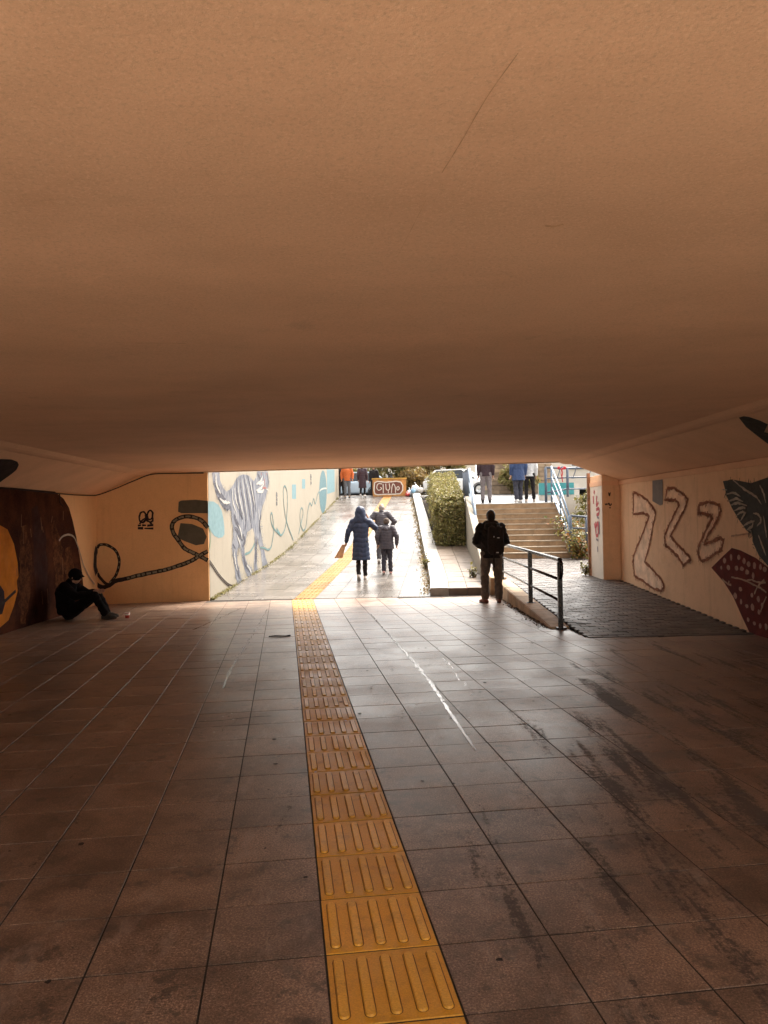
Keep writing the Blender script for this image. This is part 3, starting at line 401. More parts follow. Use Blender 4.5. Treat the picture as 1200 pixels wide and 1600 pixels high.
while y < 39.3:
    y2 = y+RL
    for k in range(-14, 16):
        f0 = lambda yy, kk: xs(yy)+(.215+.427*(kk-1) if kk > 0 else -.215+.427*kk)
        if k == 0: continue
        e0, e1 = (f0(y, k), f0(y, k+1)) if k > 0 else (f0(y, k), f0(y, k+1) if k < -1 else xs(y)-.215)
        g0, g1 = (f0(y2, k), f0(y2, k+1)) if k > 0 else (f0(y2, k), f0(y2, k+1) if k < -1 else xs(y2)-.215)
        a, b = max(e0, xl(y)), min(e1, xr(y)); c, d = min(g1, xr(y2)), max(g0, xl(y2))
        if b-a < .04 or c-d < .04: continue
        add_slab(V, F, (a, y, zr(y)), (b, y, zr(y)), (c, y2, zr(y2)), (d, y2, zr(y2)))
    ym = (y+y2)/2
    o = bpy.data.objects.new('tactile_tile', tact2); COL.objects.link(o); o.parent = ramp
    o.location = (xs(ym), ym, zr(ym)+.001); o.rotation_euler = (math.atan((zr(y2)-zr(y))/RL), 0, -math.atan(.0955))
    y = y2
tag(mesh('paving_slabs', V, F, M_SLAB, ramp), kind='stuff')

# ---- raised border beside the ramp: kerb stones, pink slabs, planting bed
def xw(y): return 2.33+.0756*(y-16)          # planter side of the stair wall
plat = tag(empty('border', (0, 0, 0)), 'pale raised stone border between the ramp and the stairs', 'border')
ys = [15.8+.6*k for k in range(40)]+[39.5]
for a, b in zip(ys, ys[1:]):
    P = [(xr(a), a), (xr(a)+.38, a), (xr(b)+.38, b), (xr(b), b)]
    g = .004
    P = [(P[0][0], a+g), (P[1][0], a+g), (P[2][0], b-g), (P[3][0], b-g)]
    hexa('kerb_stone', [(x, y, zr(y)-.1) for x, y in P], [(x, y, zr(y)+.165+random.uniform(-.003, .003)) for x, y in P], M_KERB, plat, bev=.012)
y = 15.82
while y < 23.7:
    y2 = y+.82
    for k in range(2):
        t0, t1 = k/2, (k+1)/2
        fx = lambda yy, t: xr(yy)+.386+(xw(yy)-xr(yy)-.386)*t
        P = [(fx(y, t0)+.003, y+.003), (fx(y, t1)-.003, y+.003), (fx(y2, t1)-.003, y2-.003), (fx(y2, t0)+.003, y2-.003)]
        hexa('border_slab', [(x, yy, -.05) for x, yy in P], [(x, yy, zr(yy)+.15+random.uniform(-.004, .004)) for x, yy in P], M_PINK, plat, bev=.006)
    y = y2
bed = [(2.06, 24.05), (2.92, 24.05), (3.6, 34), (3.3, 36.1), (2.5, 36.1), (2.28, 30)]
hexa('bed', [(x, y, 0) for x, y in bed], [(x, y, zr(y)+.15) for x, y in bed], M_SOIL, plat)
hexa('bed_slope', [(2.28, 30, 0), (2.5, 36.1, 0), (2.45, 39.5, 0), (2.2, 36, 0)], [(2.28, 30, zr(30)+.15), (2.5, 36.1, zr(36.1)+.15), (2.53, 39.5, 2.9), (2.4, 36, zr(36)+.15)], M_SOIL, plat)

# ---- stair wall, stairs, brick walkway
def zw(y): return .33+.2378*(y-16)
Q = [(16.0, 0), (24.2, 0)]
sw = tag(hexa('stair_wall', [(xw(16), 16, -.1), (xw(16)+.2, 16, -.1), (xw(24.2)+.2, 24.2, -.1), (xw(24.2), 24.2, -.1)],
     [(xw(16), 16, zw(16)), (xw(16)+.2, 16, zw(16)), (xw(24.2)+.2, 24.2, zw(24.2)), (xw(24.2), 24.2, zw(24.2))], M_OUT, bev=.01), 'thin cream sloping wall between the hedge and the stairs', 'wall')
st = empty('stairs', (2.93, 21.2, .45), -R(6.6), 'brown stone stairs climbing to the street behind the standing man', 'stairs')
SW = 2.5
for k in range(10):
    s_ = box('step', 0, SW, .3*k, 3.06, .157*k, .157*(k+1)-.032, M_STAIR, st)
    nb = 3; cuts = [0]+[SW*(i+random.uniform(-.12, .12))/nb for i in range(1, nb)]+[SW]
    for a, b in zip(cuts, cuts[1:]):
        box('tread', a+.003, b-.003, .3*k-.022+random.uniform(-.004, .004), .3*k+.31, .157*(k+1)-.031, .157*(k+1)+random.uniform(-.003, .002), M_STAIR2, s_, bev=.006)
# brick walkway
V = [(2.76, 10.02, .0), (4.99, 10.0, .0), (4.99, 15.4, zb(15.4)), (2.76, 15.4, zb(15.4)), (2.55, 16, zb(16)), (7.5, 15.7, zb(15.7)), (7.5, 25.3, .44), (2.9, 21.3, zb(21.2))]
V = [(a, b, c-.02) for a, b, c in V]
walk = tag(mesh('brick_walkway', V, [(0, 1, 2, 3), (3, 2, 5, 6, 7, 4)], M_JOINT), kind='structure')
V = []; F = []; row = 0; y = 10.0
while y < 21.15:
    x = 2.6-(.1 if row % 2 else 0)
    while x < 6.6:
        a, b = x, x+.2; xm = x+.1
        lim0 = 2.77 if y < 15.6 else xw(y)+.2; lim1 = 4.985 if y < 16.3 else 6.6
        if a > lim0-.1 and b < lim1+.08:
            a, b = max(a, lim0), min(b, lim1)
            if b-a > .04: add_slab(V, F, (a, y, zb(y)), (b, y, zb(y)), (b, y+.1, zb(y+.1)), (a, y+.1, zb(y+.1)), .03, .005, .004)
        x += .2
    y += .1; row += 1
tag(mesh('paver_bricks', V, F, M_BRICKS, walk), kind='stuff')
# low parapet carrying the dark railing
pp = empty('parapet', (0, 0, 0), 0, 'low sloping concrete parapet under the dark railing', 'parapet')
cuts = [10.85, 12.2, 13.5, 14.6, 15.75]
for a, b in zip(cuts, cuts[1:]):
    za, zb_ = .03+.062*(a-10.85), .03+.062*(b-10.85)
    hexa('coping_block', [(2.5, a+.003, -.05), (2.78, a+.003, -.05), (2.78, b-.003, -.05), (2.5, b-.003, -.05)], [(2.5, a+.003, za), (2.78, a+.003, za), (2.78, b-.003, zb_), (2.5, b-.003, zb_)], M_CONC, pp, bev=.012)
hexa('coping_block', [(2.42, 15.76, -.05), (2.76, 15.76, -.05), (2.74, 16.6, -.05), (2.40, 16.6, -.05)], [(2.42, 15.76, .36), (2.76, 15.76, .36), (2.74, 16.6, .43), (2.40, 16.6, .43)], M_CONC, pp, bev=.012)
# right-hand yard: walls, planter
wy = tag(hexa('retaining_wall', [(5.98, 24.95, 0), (9.2, 24.95, 0), (9.2, 25.28, 0), (5.98, 25.28, 0)], [(5.98, 24.95, 2.22), (9.2, 24.95, 2.22), (9.2, 25.28, 2.22), (5.98, 25.28, 2.22)], M_BRIGHTENED), 'cream retaining wall behind the shrub to the right of the stairs', 'wall')
tag(box('yard_wall', 7.5, 7.8, 15.6, 24.94, 0, 2.8, M_OUT), 'cream yard wall hidden mostly behind the right pillar', 'wall')
tag(hexa('planter', [(5.52, 20.75, .3), (7.5, 20.75, .3), (7.5, 24.9, .3), (5.86, 24.9, .3)], [(5.52, 20.75, .62), (7.5, 20.75, .62), (7.5, 24.9, .62), (5.86, 24.9, .62)], M_STAIR, bev=.01), 'low brown planter at the right foot of the stairs', 'planter')
mesh('planter_soil', [(5.6, 20.85, .626), (7.48, 20.85, .626), (7.48, 24.88, .626), (5.92, 24.88, .626)], [(0, 1, 2, 3)], M_SOIL, bpy.data.objects['planter'])
tag(hexa('stair_side_wall', [(5.46, 20.95, .3), (5.6, 20.95, .3), (5.96, 24.9, .3), (5.83, 24.9, .3)], [(5.46, 20.95, .75), (5.6, 20.95, .75), (5.96, 24.9, 2.26), (5.83, 24.9, 2.26)], M_BRIGHTENED), 'cream sloping wall along the right side of the stairs', 'wall')
# ================================================================== paint on the walls (flat print, a few mm proud)
class Plane2:
    def __init__(s, p0, p1, parent):
        s.o = Vector((*p0, 0)); s.d = (Vector((*p1, 0))-s.o).normalized(); s.n = Vector((s.d.y, -s.d.x, 0)); s.parent = parent
    def at(s, u, z, k): return s.o+s.d*u+Vector((0, 0, z))+s.n*k
def poly(name, pl, P, mat, lay=1, wob=0):
    P = [pl.at(u, z, .0025*lay) for u, z in P]
    bm = bmesh.new(); f = bm.faces.new([bm.verts.new(p) for p in P]); f.normal_update()
    if f.normal.dot(pl.n) < 0: f.normal_flip()
    return from_bm(name, bm, mat, pl.parent, fix=False)
def strokes(name, pl, L, w, mat, lay=2, jag=0, closed=False, taper=False):
    V = []; F = []
    for li, S in enumerate(L):
        S = list(S)+([S[0]] if closed else [])
        C = catmull([(u, z, 0) for u, z in S], 5) if not closed else [Vector((u, z, 0)) for u, z in S]
        if closed:                       # keep corners but subdivide edges
            D = []
            for a, b in zip(C, C[1:]):
                for k in range(5): D.append(a.lerp(b, k/5))
            C = D+[C[-1]]
        n = len(C); base = len(V)
        for i, c in enumerate(C):
            d = (C[min(i+1, n-1)]-C[max(i-1, 0)]); d = d.normalized() if d.length > 1e-6 else Vector((1, 0, 0))
            q = Vector((-d.y, d.x, 0)); t = i/(n-1)
            ww_ = w*(.35+.65*math.sin(math.pi*min(1, max(0, t*.94+.03)))) if taper else w
            k = .0025*lay+.0012*t+.0002*li
            a_ = c+q*(ww_/2*(1+random.uniform(-jag, jag))); b_ = c-q*(ww_/2*(1+random.uniform(-jag, jag)))
            V += [pl.at(a_.x, a_.y, k), pl.at(b_.x, b_.y, k)]
        F += [(base+2*i, base+2*i+1, base+2*i+3, base+2*i+2) for i in range(n-1)]
    return mesh(name, V, F, mat, pl.parent)
def spots(name, pl, L, r, mat, lay=3):
    V = []; F = []
    for u, z in L:
        n = len(V); m_ = 9; sx, sz = r*random.uniform(.7, 1.3), r*random.uniform(.6, 1.1)
        V += [pl.at(u+sx*math.cos(2*math.pi*k/m_)*random.uniform(.8, 1.15), z+sz*math.sin(2*math.pi*k/m_)*random.uniform(.8, 1.15), .0025*lay) for k in range(m_)]; F.append(tuple(range(n, n+m_)))
    return mesh(name, V, F, mat, pl.parent)
RWp = Plane2((-3.34, 15.74), (-1.67, 39.5), wr); EWp = Plane2((-5.5, 15.442), (-3.34, 15.7407), we)
LWp = Plane2((-5.5, 0), (-5.5, 10), wl); WWp = Plane2((5.0, 0), (5.0, 10), ww); PFp = Plane2((4.65, 15.4), (4.97, 15.4), wp); PLp = Plane2((4.6455, 15.4), (4.6455, 16.4), wp)
WWp.n = Vector((-1, 0, 0)); PLp.n = Vector((-1, 0, 0))
P_ = lambda nm, c, v=.3, sc=8: pbr('paint_'+nm, c, v, sc, .88, .15, 60, spec=.15)
def m_fur():
    s = NT('paint_cat'); f = s.noise(9, 7, .75, s.mapped((1.4, 1.4, .35)))
    col = s.ramp(f, [(.36, (.045, .048, .064)), (.46, (.10, .107, .132)), (.55, (.155, .16, .18)), (.65, (.24, .24, .235))])
    return s.set(col, .75, 0, .3)
fur = m_fur()
poly('painted_cat', RWp, MU['cat'], fur, 1)
def fringe(P, n, l, sl=.0):
    out = []; P = list(P); seg = list(zip(P, P[1:]+P[:1])); W = [math.dist(a, b) for a, b in seg]
    for _ in range(n):
        (a, b) = random.choices(seg, W)[0]; t = random.random(); u, z = a[0]+(b[0]-a[0])*t, a[1]+(b[1]-a[1])*t
        L = math.dist(a, b)+1e-6; nx, nz = (b[1]-a[1])/L, -(b[0]-a[0])/L; k = random.choice((-1, 1))*l*random.uniform(.4, 1.2)
        out.append([(u-nx*k*.6, z-nz*k*.6+.02), (u+nx*k*.6+random.uniform(-.03, .03), z+nz*k*.6-.03)])
    return out
strokes('cat_fur', RWp, fringe(MU['cat'], 260, .16), .028, fur, 2, .4, taper=True)
strokes('cat_fur', RWp, fringe(MU['cat'], 120, .14), .022, P_('catdark', (.07, .07, .085), .5, 20), 3, .4, taper=True)
strokes('cat_stripes', RWp, MU['cat_dark'], .12, P_('catdark', (.07, .07, .085), .5, 20), 2, .35, taper=True)
strokes('cat_highlights', RWp, MU['cat_light'], .075, P_('catlight', (.33, .32, .30), .2), 3, .35, taper=True)
strokes('cat_nose', RWp, MU['cat_nose'], .045, P_('pink', (.26, .10, .09)), 4, .2)
blue = P_('lightblue', (.135, .215, .235), .12)
poly('blue_patch', RWp, MU['blue_patch'], blue, 1); poly('blue_patch', RWp, MU['rect1'], blue, 1); poly('blue_patch', RWp, MU['rect2'], blue, 1); poly('blue_patch', RWp, MU['bigblue'], blue, 1)
ropeM = P_('greyrope', (.15, .165, .155)); ropeD = P_('darkrope', (.035, .024, .022)); ropeT = P_('tealrope', (.10, .19, .19))
strokes('painted_chain', RWp, [MU['chain'], MU['chain2']], .022, ropeD, 3)
a, b = catmull([(u, z, 0) for u, z in MU['chain']], 4), catmull([(u, z, 0) for u, z in MU['chain2']], 4)
strokes('chain_links', RWp, [[(p.x, p.y), (q.x, q.y)] for p, q in zip(a, b)], .03, ropeD, 4)
strokes('painted_rope', RWp, [MU['greenline']], .03, P_('green', (.13, .2, .11)), 2)
strokes('painted_rope', RWp, [MU['rope1'], MU['rope2'], MU['rope3']], .075, ropeM, 2, .15)
strokes('rope_core', RWp, [MU['rope1'], MU['rope2'], MU['rope3']], .03, ropeT, 4, .3)
sp = NT('paint_spool'); sp.set(sp.ramp(sp.noise(14, 6, .8), [(.3, (.02, .06, .08)), (.55, (.05, .125, .145)), (.72, (.12, .2, .2))]), .7)
poly('painted_spool', RWp, MU['spool'], sp.m, 2); strokes('spool_thread', RWp, [MU['spool_line']], .07, P_('white', (.33, .32, .29)), 4)
strokes('wall_writing', RWp, MU['wtext'], .07, P_('writing', (.10, .10, .10)), 2, .5)
# return wall
grey = P_('grey', (.10, .095, .075), .15)
poly('grey_patch', EWp, MU['epatch1'], grey, 1); poly('grey_patch', EWp, MU['epatch2'], grey, 1)
strokes('rope_outline', EWp, [MU['erope'], MU['eloop2']], .085, ropeD, 2, .12); strokes('rope_outline', EWp, [MU['eloop1'], MU['eloop1b']], .055, ropeD, 2, .12); strokes('rope_outline', LWp, [MU['lloop1']], .16, ropeD, 4, .12)
def dashes(S, a=.55, step=.12):
    C = catmull([(u, z, 0) for u, z in S], 12); out = []; acc = 0; cur = [C[0]]
    for p, q in zip(C, C[1:]):
        acc += (q-p).length; cur.append(q)
        if acc > step: 
            m_ = max(2, int(len(cur)*a)); out.append([(v.x, v.y) for v in cur[:m_]]); cur = [q]; acc = 0
    return [o for o in out if len(o) > 1]
strokes('rope_strands', EWp, [MU['eloop2']]+[MU['erope'][4:]], .042, P_('ropefill', (.20, .185, .14)), 4, .3); strokes('rope_twist', EWp, dashes(MU['erope'], .45, .09)+dashes(MU['eloop2'], .35, .13), .05, ropeD, 6, .5)
strokes('rope_strands', EWp, dashes(MU['eloop1'], .5, .1), .018, P_('ropefill', (.20, .185, .14)), 4, .3)
sten = P_('stencil', (.03, .018, .022), .2)
strokes('stencil_portrait', EWp, MU['efaces'], .033, sten, 2, .35); strokes('stencil_text', EWp, MU['etext'], .042, sten, 2, .45)
# left wall
br = NT('paint_brown'); c1 = br.ramp(br.noise(1.4, 8, .72), [(.32, (.012, .003, .002)), (.5, (.04, .011, .005)), (.66, (.085, .026, .010))])
c1 = br.mix(br.ramp(br.noise(40, 5, .8), [(.52, 0.0), (.75, .5)]), c1, (.15, .06, .024)); br.set(c1, .9, 0, .08)
poly('painted_brown_shape', LWp, MU['brown'], br.m, 1)
lob = NT('paint_brown_lobe'); lob.set(lob.ramp(lob.noise(9, 7, .8), [(.36, (.022, .006, .003)), (.5, (.075, .026, .010)), (.64, (.15, .06, .022))]), .9, 0, .08)
strokes('painted_fold', LWp, [[(12.15, .06), (12.2, .6), (12.25, 1.2), (12.2, 1.6)], [(13.55, .1), (13.6, .7), (13.5, 1.2), (13.3, 1.65)], [(13.95, .25), (14.05, .7), (13.95, 1.2)]], .42, lob.m, 3, .35, taper=True)
strokes('painted_fold', LWp, [[(12.8, .05), (12.85, .7), (12.75, 1.4), (12.6, 1.9)]], .5, P_('browndark', (.035, .009, .005), .4, 4), 2, .2, taper=True)
poly('painted_orange_oval', LWp, MU['orange'], P_('orange', (.50, .165, .015), .25, 4), 2); poly('painted_dark_spot', LWp, MU['odark'], P_('darkspot', (.03, .015, .02)), 3)
strokes('painted_line', LWp, [MU['wrope']], .035, P_('linegrey', (.32, .26, .2)), 5, .1)
strokes('painted_line', LWp, [[(MU['odark'][0][0]+.1, .35), (11.45, .45), (11.9, .6)]], .05, ropeD, 4)
strokes('fur_strokes', LWp, [[(u, z), (u+random.uniform(-.05, .05), z-random.uniform(.1, .3))] for u, z in [(random.uniform(11.6, 13.9), random.uniform(.4, 1.9)) for _ in range(12)]], .022, P_('furstroke', (.15, .07, .03)), 3, .3)
mesh('painted_dark_tip', [Vector(p)+Vector((.0018, 0, -.0035)) for p in MU['hleft']], [tuple(range(len(MU['hleft'])))], ropeD, ceiling)
# right wall
zf = P_('zfill', (.82, .60, .44), .25, 5); zo = P_('zline', (.31, .13, .075), .45, 20)
for k in ('z1', 'z2', 'z3'):
    poly('zigzag_letter', WWp, MU[k], zf, 1); strokes('letter_outline', WWp, [MU[k]], .05, zo, 2, .55, closed=True)
    strokes('letter_outline', WWp, fringe(MU[k], 130, .055), .02, zo, 3, .5, taper=True)
    bris = []
    L = MU[k]
    for (u, z), (u2, z2) in zip(L, L[1:]+L[:1]):
        for q in range(4):
            t = random.random(); bu, bz = u+(u2-u)*t, z+(z2-z)*t; bris.append([(bu, bz), (bu+random.uniform(-.07, .02), bz+random.uniform(-.07, .05))])
    strokes('brush_bristles', WWp, bris, .02, zo, 4, .4)
poly('grey_patch', WWp, MU['wpatch'], P_('wgrey', (.20, .19, .19), .1), 3)
lf = NT('paint_leaf'); lf.set(lf.ramp(lf.noise(7, 7, .75), [(.35, (.016, .014, .011)), (.6, (.05, .045, .036)), (.75, (.11, .10, .085))]), .75, 0, .25)
poly('painted_leaf', WWp, MU['leaf'], lf.m, 1); strokes('leaf_edge', WWp, fringe(MU['leaf'], 90, .05), .022, lf.m, 2, .5, taper=True)
strokes('leaf_veins', WWp, MU['streaks'], .035, P_('vein', (.38, .33, .27), .3), 3, .4, taper=True)
poly('painted_pot', WWp, MU['pot'], P_('maroon', (.125, .018, .013), .35, 5), 2)
spots('pot_dots', WWp, MU['dots'], .045, P_('dots', (.40, .24, .19), .3), 4)
strokes('pot_lines', WWp, MU['potlines'], .025, P_('potline', (.42, .28, .2), .3), 5, .4)
mesh('painted_leaf_tip', [Vector(p)+Vector((-.0016, 0, -.0042)) for p in MU['hright']], [tuple(range(len(MU['hright'])))], lf.m, ceiling)
strokes('pillar_scrawl', PFp, MU['pmarks'], .022, ropeD, 1, .3)
strokes('red_scrawl', PLp, MU['pred'], .07, P_('redscrawl', (.42, .10, .11)), 1, .3); strokes('grey_scrawl', PLp, MU['pblack'], .05, P_('greyscrawl', (.22, .2, .22)), 2, .3)
# ceiling scratch and stains
def ceil_z(x): return 2.62+(x+4.55)*.08/8.5
V = []; F = []
for S, w in (([(.355, 1.747), (.31, 1.933), (.271, 2.162), (.235, 2.35)], .0013), ([(.20, 2.55), (.165, 2.8), (.12, 3.109)], .0008), ([(.655, 2.8), (.69, 2.81), (.72, 2.79)], .009), ([(-1.46, 4.45), (-1.07, 4.51)], .003), ([(2.6, 3.2), (2.75, 4.6)], .0015), ([(-2.2, 2.6), (-2.5, 3.6), (-2.45, 4.2)], .0012)):
    C = catmull([(a, b, 0) for a, b in S], 6)
    for i, c in enumerate(C):
        d = (C[min(i+1, len(C)-1)]-C[max(i-1, 0)]).normalized(); q = Vector((-d.y, d.x, 0))*w*random.uniform(.5, 1.2)
        for s_ in (1, -1):
            e = c+q*s_; V.append((e.x, e.y, ceil_z(e.x)-.002))
        if i: F.append((len(V)-4, len(V)-3, len(V)-1, len(V)-2))
mesh('hairline_crack', V, F, P_('crack', (.56, .33, .19), .3), ceiling)

# ================================================================== floor marks (paint smear, crumbs)
class FloorPlane:
    parent = floor
    def at(s, u, z, k): return Vector((u, z, .0015+k))
FPp = FloorPlane()
def streak(path, w, name, mat, dens=420, lay=1):
    """broken smear: many tiny flecks strewn along a line"""
    V = []; F = []; C = catmull([(a, b, 0) for a, b in path], 20)
    for i in range(dens):
        c = C[random.randrange(len(C))]; t = random.random(); d = Vector((random.gauss(0, w*.45), random.gauss(0, .05), 0)); p = c+d
        l, ww_ = random.uniform(.006, .045), random.uniform(.002, .008); n = len(V); z = .0022+.0009*random.random()
        V += [(p.x-ww_, p.y-l, z), (p.x+ww_, p.y-l*.7, z), (p.x+ww_*.8, p.y+l, z), (p.x-ww_, p.y+l*.8, z)]; F.append((n, n+1, n+2, n+3))
    return tag(mesh(name, V, F, mat, floor), kind='stuff')
chalk = P_('smear', (.55, .54, .52), .2)
wetm = NT('water_film'); wetm.set((.10, .085, .075), wetm.ramp(wetm.noise(9, 4), [(.3, .12), (.7, .24)]), 0, .65); wetm = wetm.m
def film(name, path, w, dens):
    """drag mark of standing water: an irregular film broken into narrow tongues"""
    V = []; F = []; C = catmull([(a, b, 0) for a, b in path], 24); n = len(C)
    for i in range(dens):
        t = random.random()**.8; c = C[int(t*(n-1))]; d = (C[min(int(t*(n-1))+1, n-1)]-C[max(int(t*(n-1))-1, 0)]).normalized(); q = Vector((-d.y, d.x, 0))
        ww_ = w*(.35+.9*math.sin(math.pi*min(.97, t+.05))); p = c+q*random.gauss(0, ww_*.5); l, hw = random.uniform(.02, .10), random.uniform(.0015, .006); k = len(V); z = .0016+.0016*random.random()
        V += [tuple(p-d*l+Vector((0, 0, z))), tuple(p-d*l*.3+q*hw+Vector((0, 0, z))), tuple(p+d*l*.5+q*hw*.7+Vector((0, 0, z))), tuple(p+d*l+Vector((0, 0, z))), tuple(p+d*l*.3-q*hw+Vector((0, 0, z))), tuple(p-d*l*.5-q*hw*.8+Vector((0, 0, z)))]; F.append(tuple(range(k, k+6)))
    return tag(mesh(name, V, F, wetm, floor), kind='stuff')
film('wet_streak', [(-.04, 12.95), (.26, 10.17), (.50, 8.01), (.61, 6.39), (.68, 5.3)], .017, 520)
film('wet_streak', [(.78, 9.0), (.85, 7.6), (.88, 6.7)], .03, 16)
film('wet_streak', [(-1.95, 14.22), (-1.75, 11.5), (-1.57, 8.59), (-1.46, 7.4)], .02, 170)
film('wet_streak', [(-2.45, 14.2), (-2.56, 12.93), (-2.7, 11.46)], .025, 80)
V = []; F = []
for k in range(46):
    px, py = random.gauss(.55, .5), random.uniform(4.8, 8.5)
    if k > 34: px, py = random.uniform(-1.6, -.9), random.uniform(5.5, 9)
    r = random.uniform(.005, .014); n = len(V); V += [(px+r*math.cos(a), py+r*math.sin(a), .0035) for a in [2*math.pi*q/7 for q in range(7)]]; F.append(tuple(range(n, n+7)))
tag(mesh('crumbs', V, F, chalk, floor), kind='stuff')
V = []; F = []
for k in range(60):
    px, py = random.uniform(-3.5, 3.5), random.uniform(2.4, 12)
    r = random.uniform(.006, .02); n = len(V); V += [(px+r*math.cos(a)*random.uniform(.6, 1.2), py+r*math.sin(a)*random.uniform(.6, 1.2), .003) for a in [2*math.pi*q/9 for q in range(9)]]; F.append(tuple(range(n, n+9)))
tag(mesh('gum_spots', V, F, pbr('gum', (.03, .022, .018)), floor), kind='stuff')
# crack in a tile on the left
V = []; F = []
for S, w in (([(-1.42, 6.2), (-1.25, 6.22), (-1.05, 6.3), (-.86, 6.33)], .006), ([(-1.12, 6.27), (-1.13, 6.1), (-1.18, 6.0), (-1.17, 5.88)], .003)):
    for i, c in enumerate(catmull([(a, b, 0) for a, b in S], 5)):
        V += [(c.x, c.y-w*random.uniform(.5, 1.4), .0028), (c.x+.002, c.y+w*random.uniform(.5, 1.4), .0028)]
        if i: F.append((len(V)-4, len(V)-3, len(V)-1, len(V)-2))
mesh('tile_crack', V, F, M_JOINT, floor)

# ================================================================== railings
rl = empty('railing', (2.64, 10.81, 0), 0, 'dark metal railing with a rounded end standing on the low parapet', 'railing')
def off(p): return (p[0]-2.64, p[1]-10.81, p[2])
RX = 2.645
for (y, z0, z1) in ((10.84, .0, .95), (12.88, .13, 1.0), (15.68, .31, 1.04)):
    o = box('post', RX-.032, RX+.032, y-.032, y+.032, z0-.02, z1, M_RAILD, rl, bev=.006); o.location = (-2.64, -10.81, 0)
    box('base_plate', RX-.07, RX+.07, y-.07, y+.07, z0-.0, z0+.03, M_RAILD, rl, bev=.004).location = (-2.64, -10.81, 0)
cp = [(RX, 15.72, 1.055), (RX, 13, 1.015), (RX, 11.0, .985), (RX, 10.83, .972), (RX, 10.76, .93), (RX, 10.75, .85), (RX, 10.77, .76), (RX, 10.82, .725)]
tube('handrail', [off(p) for p in catmull(cp, 6)], .03, M_RAILD, rl)
for za, zc, r in ((.70, .78, .021), (.40, .50, .019)):
    tube('rail', [off((RX, 10.84, za)), off((RX, 15.68, zc))], r, M_RAILD, rl)
def railing(name, label, posts, fr, mat, r=.025, pr=.028, bars=0, group=None):
    o0 = Vector(posts[0][:3]); e = empty(name, o0, 0, label, 'railing', group)
    for (x, y, z0, z1) in posts: tube('post', [Vector((x, y, z0))-o0, Vector((x, y, z1))-o0], pr, mat, e, 8)
    for f in fr:
        tube('rail', [Vector((x, y, z0+(z1-z0)*f))-o0 for x, y, z0, z1 in posts], r if f > .95 else r*.75, mat, e, 8)
    if bars:
        for (a, b) in zip(posts, posts[1:]):
            L = (Vector(b[:3])-Vector(a[:3])).length; n = int(L/bars)
            for k in range(1, n):
                q = [a[i]+(b[i]-a[i])*k/n for i in range(4)]; tube('bar', [Vector((q[0], q[1], q[2]+.1*(q[3]-q[2])))-o0, Vector((q[0], q[1], q[3]))-o0], .011, mat, e, 6)
    return e
railing('stair_railing', 'pale blue handrail on the left of the stairs beside the hedge', [(2.86, 20.85, .44, 1.16), (3.0, 22.6, 1.2, 2.2), (3.12, 24.3, 2.02, 3.14)], (1, .62, .3), M_RAILB, .045, .035)
railing('stair_railing', 'pale blue handrail climbing the right side of the stairs', [(5.40, 20.95, .62, 1.62), (5.58, 22.6, 1.4, 2.4), (5.74, 24.35, 2.05, 3.18)], (1, .72, .42, .2), M_RAILB, .028, .03)
railing('planter_railing', 'short level blue-grey railing above the planter at the stair foot', [(5.44, 20.93, .62, 1.6), (5.86, 20.9, .62, 1.56), (6.6, 20.9, .62, 1.56)], (1, .66, .28), M_RAILG, .03, .035)
railing('plaza_fence', 'blue-grey fence with upright bars between hedge and parked car', [(3.13, 24.6, 2.04, 3.16), (3.45, 28.0, 2.2, 3.3), (3.85, 32.0, 2.4, 3.5)], (1, .1), M_RAILG, .028, .03, .16)
railing('wall_railing', 'grey-blue railing on top of the cream retaining wall at the right', [(5.74, 25.15, 2.05, 3.2), (6.45, 25.12, 2.22, 3.16), (7.6, 25.12, 2.22, 3.16), (9.0, 25.12, 2.22, 3.16)], (1, .68, .28), M_RAILG, .034, .045)
# ================================================================== people
def capsule(bm, p0, p1, r0, r1, sx=1, sy=1, sz=1, seg=14):
    p0, p1 = Vector(p0), Vector(p1); d = p1-p0; L = d.length; d = d.normalized() if L > 1e-6 else Vector((0, 0, 1))
    a = d.cross(Vector((0, 1, 0)) if abs(d.y) < .8 else Vector((1, 0, 0))).normalized(); b = d.cross(a)
    st_ = [(p0-d*r0*math.cos(t), r0*math.sin(t)) for t in (0.15, .5, .9, 1.25)]+[(p0.lerp(p1, t), r0+(r1-r0)*t) for t in (0, .25, .5, .75, 1)]+[(p1+d*r1*math.cos(t), r1*math.sin(t)) for t in (1.25, .9, .5, .15)]
    rings = []
    for c, r in st_:
        ring = []
        for k in range(seg):
            t = 2*math.pi*k/seg; o = (a*math.cos(t)+b*math.sin(t))*r; ring.append(bm.verts.new(c+Vector((o.x*sx, o.y*sy, o.z*sz))))
        rings.append(ring)
    for i in range(len(rings)-1):
        for k in range(seg): bm.faces.new((rings[i][k], rings[i][(k+1) % seg], rings[i+1][(k+1) % seg], rings[i+1][k]))
    bm.faces.new(list(reversed(rings[0]))); bm.faces.new(rings[-1])
